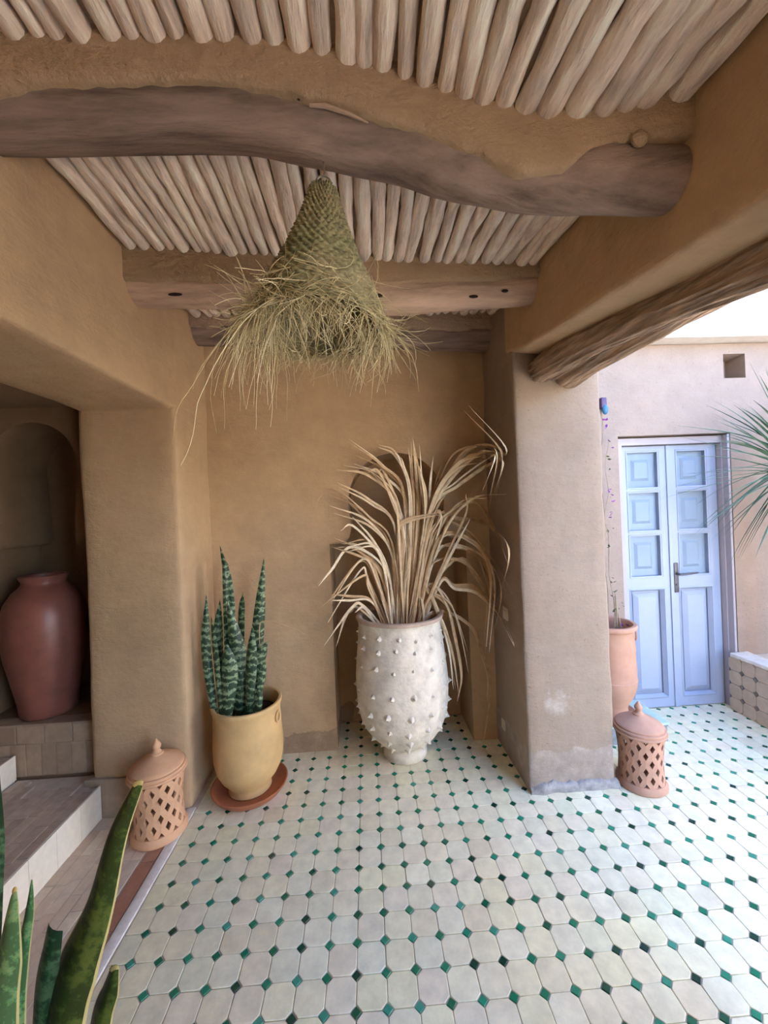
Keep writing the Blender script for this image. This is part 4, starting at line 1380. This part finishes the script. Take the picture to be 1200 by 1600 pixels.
# ---- courtyard: plinth, pot, bougainvillea, ornament
pl = thing('low_plinth', 'low grey plinth with a turquoise top behind the pink lantern', 'plinth', (1.595, 2.59, 0))
b = MB(); b.rbox(-0.285, 0.285, -0.145, 0.155, -0.005, 0.108, 0.1, 0.008, 0.004, 6); b.build('base', M['plinth'], pl)
b = MB(); b.rbox(-0.290, 0.290, -0.150, 0.158, 0.104, 0.122, 0.1, 0.004, 0.002, 6); b.build('top_slab', M['turquoise'], pl)
b = MB(); b.lathe([(0, 0), (0.135, 0), (0.150, 0.012), (0.152, 0.028), (0.146, 0.030), (0.130, 0.014), (0, 0.012)], 48)
o = b.build('pot_saucer', M['terra_pink'], None, True, 50); o.location = (1.60, 2.60, 0.1225)
tag(o, 'pink terracotta saucer on the turquoise plinth', 'saucer')
pot = thing('plant_pot', 'tall pink terracotta pot half hidden behind the pillar', 'plant pot', (1.60, 2.60, 0.136))
b = MB()
b.lathe([(0, 0), (0.098, 0), (0.105, 0.012), (0.100, 0.05), (0.108, 0.07), (0.140, 0.13), (0.160, 0.19), (0.166, 0.24), (0.161, 0.245), (0.163, 0.30), (0.157, 0.42), (0.160, 0.43), (0.155, 0.50), (0.152, 0.555), (0.158, 0.568), (0.172, 0.575), (0.176, 0.59), (0.170, 0.602), (0.152, 0.602), (0.144, 0.588), (0.142, 0.52)], 56, 0, 0, 0.012, 3.0)
b.build('body', M['terra_pink'], pot, True, 45)
b = MB(); b.lathe([(0.1425, 0.52), (0.07, 0.53), (0, 0.53)], 32); b.build('soil', M['soil'], pot)
b = MB(); ring_handle(b, 0.158, 0.53, -0.35, 0.03); b.build('ring_handle', M['terra_pink'], pot)
bg = thing('bougainvillea', 'thin climbing bougainvillea with purple flowers in the pink pot', 'plant', (1.62, 2.60, 0.665))
def twig(path, r):
    b = MB(); cp = catmull(path, 5)
    b.tube(cp, [r * (1 - 0.5 * i / len(cp)) for i in range(len(cp))], 6)
    o = b.build('stem', M['twig'], bg); o.location = (-1.62, -2.60, -0.665)
for pth, r in (([(1.60, 2.60, 0.66), (1.625, 2.62, 0.95), (1.645, 2.68, 1.15), (1.675, 2.70, 1.45), (1.66, 2.71, 1.8), (1.70, 2.72, 2.05), (1.69, 2.72, 2.22)], 0.0035),
               ([(1.63, 2.57, 0.66), (1.655, 2.60, 0.85), (1.665, 2.66, 1.05), (1.69, 2.69, 1.30), (1.672, 2.70, 1.45), (1.715, 2.71, 1.62), (1.70, 2.71, 1.8), (1.745, 2.72, 2.0)], 0.0028),
               ([(1.66, 2.60, 0.66), (1.655, 2.58, 0.80), (1.645, 2.57, 0.93)], 0.006), ([(1.69, 2.58, 0.66), (1.668, 2.58, 0.78), (1.655, 2.6, 0.90)], 0.005)):
    twig(pth, r)
def scatter(name, mat, pts, s0, s1, label=None):
    for (x, y, z, n) in pts:
        for k in range(n):
            c = Vector((x + random.gauss(0, 0.012), y + random.gauss(0, 0.012), z + random.gauss(0, 0.018)))
            d = Vector((random.gauss(0, 1), random.gauss(0, 1), random.gauss(0, 1))).normalized()
            e = d.cross(Vector((0.3, 0.5, 0.8))).normalized()
            n_ = d.cross(e)
            s = random.uniform(s0, s1)
            b = MB()
            b.add([c - d * s, c + e * s * 0.6 + n_ * s * 0.15, c + d * s, c - e * s * 0.6 + n_ * s * 0.15, c - n_ * s * 0.08, c + n_ * 0.2 * s],
                  [(0, 1, 5), (1, 2, 5), (2, 3, 5), (3, 0, 5), (1, 0, 4), (2, 1, 4), (3, 2, 4), (0, 3, 4)])
            o = b.build(name, mat, bg, False); o.location = (-1.62, -2.60, -0.665)
scatter('flower', M['purple'], [(1.715, 2.70, 1.64, 5), (1.712, 2.70, 1.465, 5), (1.70, 2.70, 2.12, 2), (1.715, 2.71, 2.08, 2), (1.745, 2.71, 1.97, 2), (1.70, 2.56, 0.70, 3), (1.73, 2.70, 1.55, 1)], 0.010, 0.018)
scatter('leaf', M['leafg'], [(1.70, 2.70, 1.36, 3), (1.685, 2.69, 1.27, 3), (1.68, 2.64, 1.0, 4), (1.672, 2.62, 0.93, 3), (1.705, 2.60, 0.86, 3), (1.665, 2.60, 0.82, 3), (1.72, 2.71, 1.75, 2), (1.735, 2.71, 1.85, 2)], 0.008, 0.016)
on = thing('wall_ornament', 'small blue and plum ornament hanging on the courtyard wall above the bougainvillea', 'ornament', (1.705, 2.72, 2.21))
b = MB(); b.rbox(-0.020, 0.020, -0.02, 0.03, 0.0, 0.075, 0.03, 0.006, 0.001, 5); b.build('back_plate', M['orn2'], on)
b = MB(); ellipsoid(b, (0.006, -0.015, -0.01), (Vector((0.022, 0, -0.008)), Vector((0, 0.018, 0)), Vector((0.004, 0, 0.035))), 12, 8); b.build('blue_cup', M['orn'], on)

# ---- tiled planter with a spiky palm
pn = thing('tiled_planter', 'low planter faced with beige tiles to the right of the door', 'planter', (2.6, 0, 0))
b = MB()
b.box(0.012, 0.10, 1.2, 2.745, 0, 0.395); b.box(0.10, 0.84, 1.2, 1.3, 0, 0.395); b.box(0.10, 0.84, 2.65, 2.745, 0, 0.395); b.box(0.10, 0.84, 1.3, 2.65, 0, 0.33)
b.build('planter_core', M['grout'], pn, False)
b = MB(); b.rbox(-0.006, 0.13, 1.2, 2.747, 0.393, 0.42, 0.08, 0.006, 0.005, 7); b.build('coping', M['white_strip'], pn)
b = MB(); b.box(0.10, 0.84, 1.3, 2.65, 0.33, 0.345); b.build('soil', M['soil'], pn, False)
def wall_tile(poly, mat, name):
    b = MB(); b.prism(poly, -0.010, 0.0, 0.003, 0.002)
    me = b.mesh(name, mat, False)
    me.transform(Matrix.Rotation(-PI / 2, 4, 'Y'))
    return me
M['ptile'] = palette('planter_tile', [(0, (0.46, 0.36, 0.26)), (0.5, (0.54, 0.43, 0.32)), (1, (0.50, 0.40, 0.31))], 0.5, nvar=0.2)
M['pdia'] = palette('planter_diamond', [(0, (0.10, 0.09, 0.08)), (1, (0.19, 0.17, 0.15))], 0.4)
wt, wd = wall_tile(OCT, M['ptile'], 'tile'), wall_tile(DIA, M['pdia'], 'diamond_tile')
for i in range(16):
    for j in range(4):
        y, z = 2.72 - 0.1 * i, 0.05 + 0.098 * j
        o = obj('tile', wt, pn, (0.0 + random.uniform(0, .002), y, z)); o.scale = (1, 1, 0.98)
        if j < 3:
            obj('diamond_tile', wd, pn, (-0.0005, y - 0.05, z + 0.049))
yu = thing('spiky_palm', 'spiky palm with long narrow blue-green leaves in the planter', 'plant', (2.78, 2.40, 0.34))
b = MB()
b.tube(catmull([(0, 0, -0.02), (0.01, 0, 0.5), (-0.01, 0, 1.0), (-0.02, 0, 1.42)], 8), 0.055, 14, True, 0.25, 14)
b.build('trunk', M['trunk'], yu)
random.seed(8)
for k in range(150):
    az = random.uniform(0, 2 * PI)
    el = random.uniform(-0.75, 1.15)
    L = random.uniform(0.50, 0.82)
    d = Vector((math.cos(az) * math.cos(el), math.sin(az) * math.cos(el), math.sin(el)))
    if d.y > 0.35:
        d.y *= 0.3
        d.normalize()
    p = Vector((-0.02, 0, 1.38 + random.uniform(-0.06, 0.06)))
    pts = [p]
    for i in range(4):
        pts.append(pts[-1] + d * (L / 4))
        d = (d + Vector((0, 0, -0.13 * random.uniform(0.2, 1.6)))).normalized()
    hw = random.uniform(0.008, 0.012)
    fc = d.cross(Vector((-d.y, d.x, 0.01)))
    if any(q.y > 0.31 or q.x > 0.62 for q in pts):
        continue
    me = leaf_mesh(pts, lambda t, hw=hw: hw * (0.7 + 0.3 * min(1, t * 4)) * max(0.04, 1 - t ** 2.2), M['yucca'], 'leaf', 0.15, 0.3, (fc.x, fc.y, fc.z), 3)
    obj('leaf', me, yu)

# ---- foreground snake plant (pot stands below the frame)
NX, NY = -0.535, 0.60
b = MB()
b.lathe([(0, 0), (0.13, 0), (0.14, 0.01), (0.165, 0.20), (0.185, 0.42), (0.192, 0.455), (0.205, 0.462), (0.205, 0.49), (0.192, 0.50), (0.176, 0.495), (0.172, 0.44)], 48, 0, 0, 0.01, 4)
pot = thing('plant_pot', 'terracotta pot of the foreground snake plant at the lower left', 'plant pot', (NX, NY, 0.0005))
b.build('body', M['terra'], pot, True, 45)
b = MB(); b.lathe([(0.1725, 0.44), (0.09, 0.45), (0, 0.452)], 32); b.build('soil', M['soil'], pot)
ns = thing('snake_plant', 'broad-leaved snake plant close to the camera at the lower left', 'plant', (NX, NY, 0.45))
NEAR = [
 ([(-0.365, 0.62, 1.155), (-0.403, 0.62, 1.074), (-0.437, 0.62, 0.964), (-0.476, 0.62, 0.874), (-0.499, 0.62, 0.799), (-0.53, 0.61, 0.62), (-0.54, 0.60, 0.45)], [0.017, 0.036, 0.052, 0.077, 0.078, 0.065, 0.04], 'snake_near', True),
 ([(-0.510, 0.60, 1.039), (-0.517, 0.60, 0.992), (-0.532, 0.60, 0.921), (-0.546, 0.60, 0.83), (-0.56, 0.6, 0.62), (-0.56, 0.6, 0.45)], [0.003, 0.017, 0.026, 0.036, 0.036, 0.03], 'snake_pale', False),
 ([(-0.499, 0.56, 1.06), (-0.505, 0.56, 1.032), (-0.516, 0.56, 0.966), (-0.532, 0.56, 0.881), (-0.55, 0.56, 0.65), (-0.55, 0.57, 0.45)], [0.007, 0.021, 0.045, 0.059, 0.055, 0.035], 'snake_pale', True),
 ([(-0.504, 0.625, 0.939), (-0.512, 0.625, 0.902), (-0.526, 0.625, 0.828), (-0.54, 0.62, 0.62), (-0.55, 0.62, 0.45)], [0.030, 0.036, 0.045, 0.045, 0.03], 'snake_dark', False),
 ([(-0.439, 0.66, 0.832), (-0.450, 0.66, 0.793), (-0.468, 0.66, 0.744), (-0.49, 0.65, 0.6), (-0.50, 0.64, 0.45)], [0.016, 0.033, 0.041, 0.04, 0.03], 'snake_near', True),
 ([(-0.531, 0.58, 1.208), (-0.537, 0.58, 1.118), (-0.550, 0.58, 1.015), (-0.566, 0.58, 0.858), (-0.58, 0.58, 0.62), (-0.58, 0.59, 0.45)], [0.003, 0.020, 0.030, 0.036, 0.036, 0.03], 'snake_dark', False),
 ([(-0.62, 0.50, 1.12), (-0.61, 0.52, 0.95), (-0.60, 0.54, 0.75), (-0.59, 0.55, 0.45)], [0.004, 0.05, 0.06, 0.04], 'snake_dark', False),
]
for pts, wd_, mt, cut in NEAR:
    pts, wd_ = pts[::-1], wd_[::-1]
    ts = [i / (len(pts) - 1) for i in range(len(pts))]
    wf = lambda t, ts=ts, wd_=wd_: interp(t, ts, wd_) * 0.5
    o = obj('leaf', leaf_mesh(pts, wf, M[mt], 'leaf', 0.16, 0.30, (-0.25, -1, 0.35), 8), ns)
    o.location = (-NX, -NY, -0.45)
    if cut:
        tb = MB()
        p = Vector(pts[-1])
        d = (p - Vector(pts[-2])).normalized()
        w_ = wd_[-1] * 0.5
        ellipsoid(tb, p, (Vector((w_ * 0.98, 0, 0)), Vector((0, w_ * 0.25, 0)), d * 0.006), 10, 6)
        to = tb.build('dry_tip', M['drytip'], o)
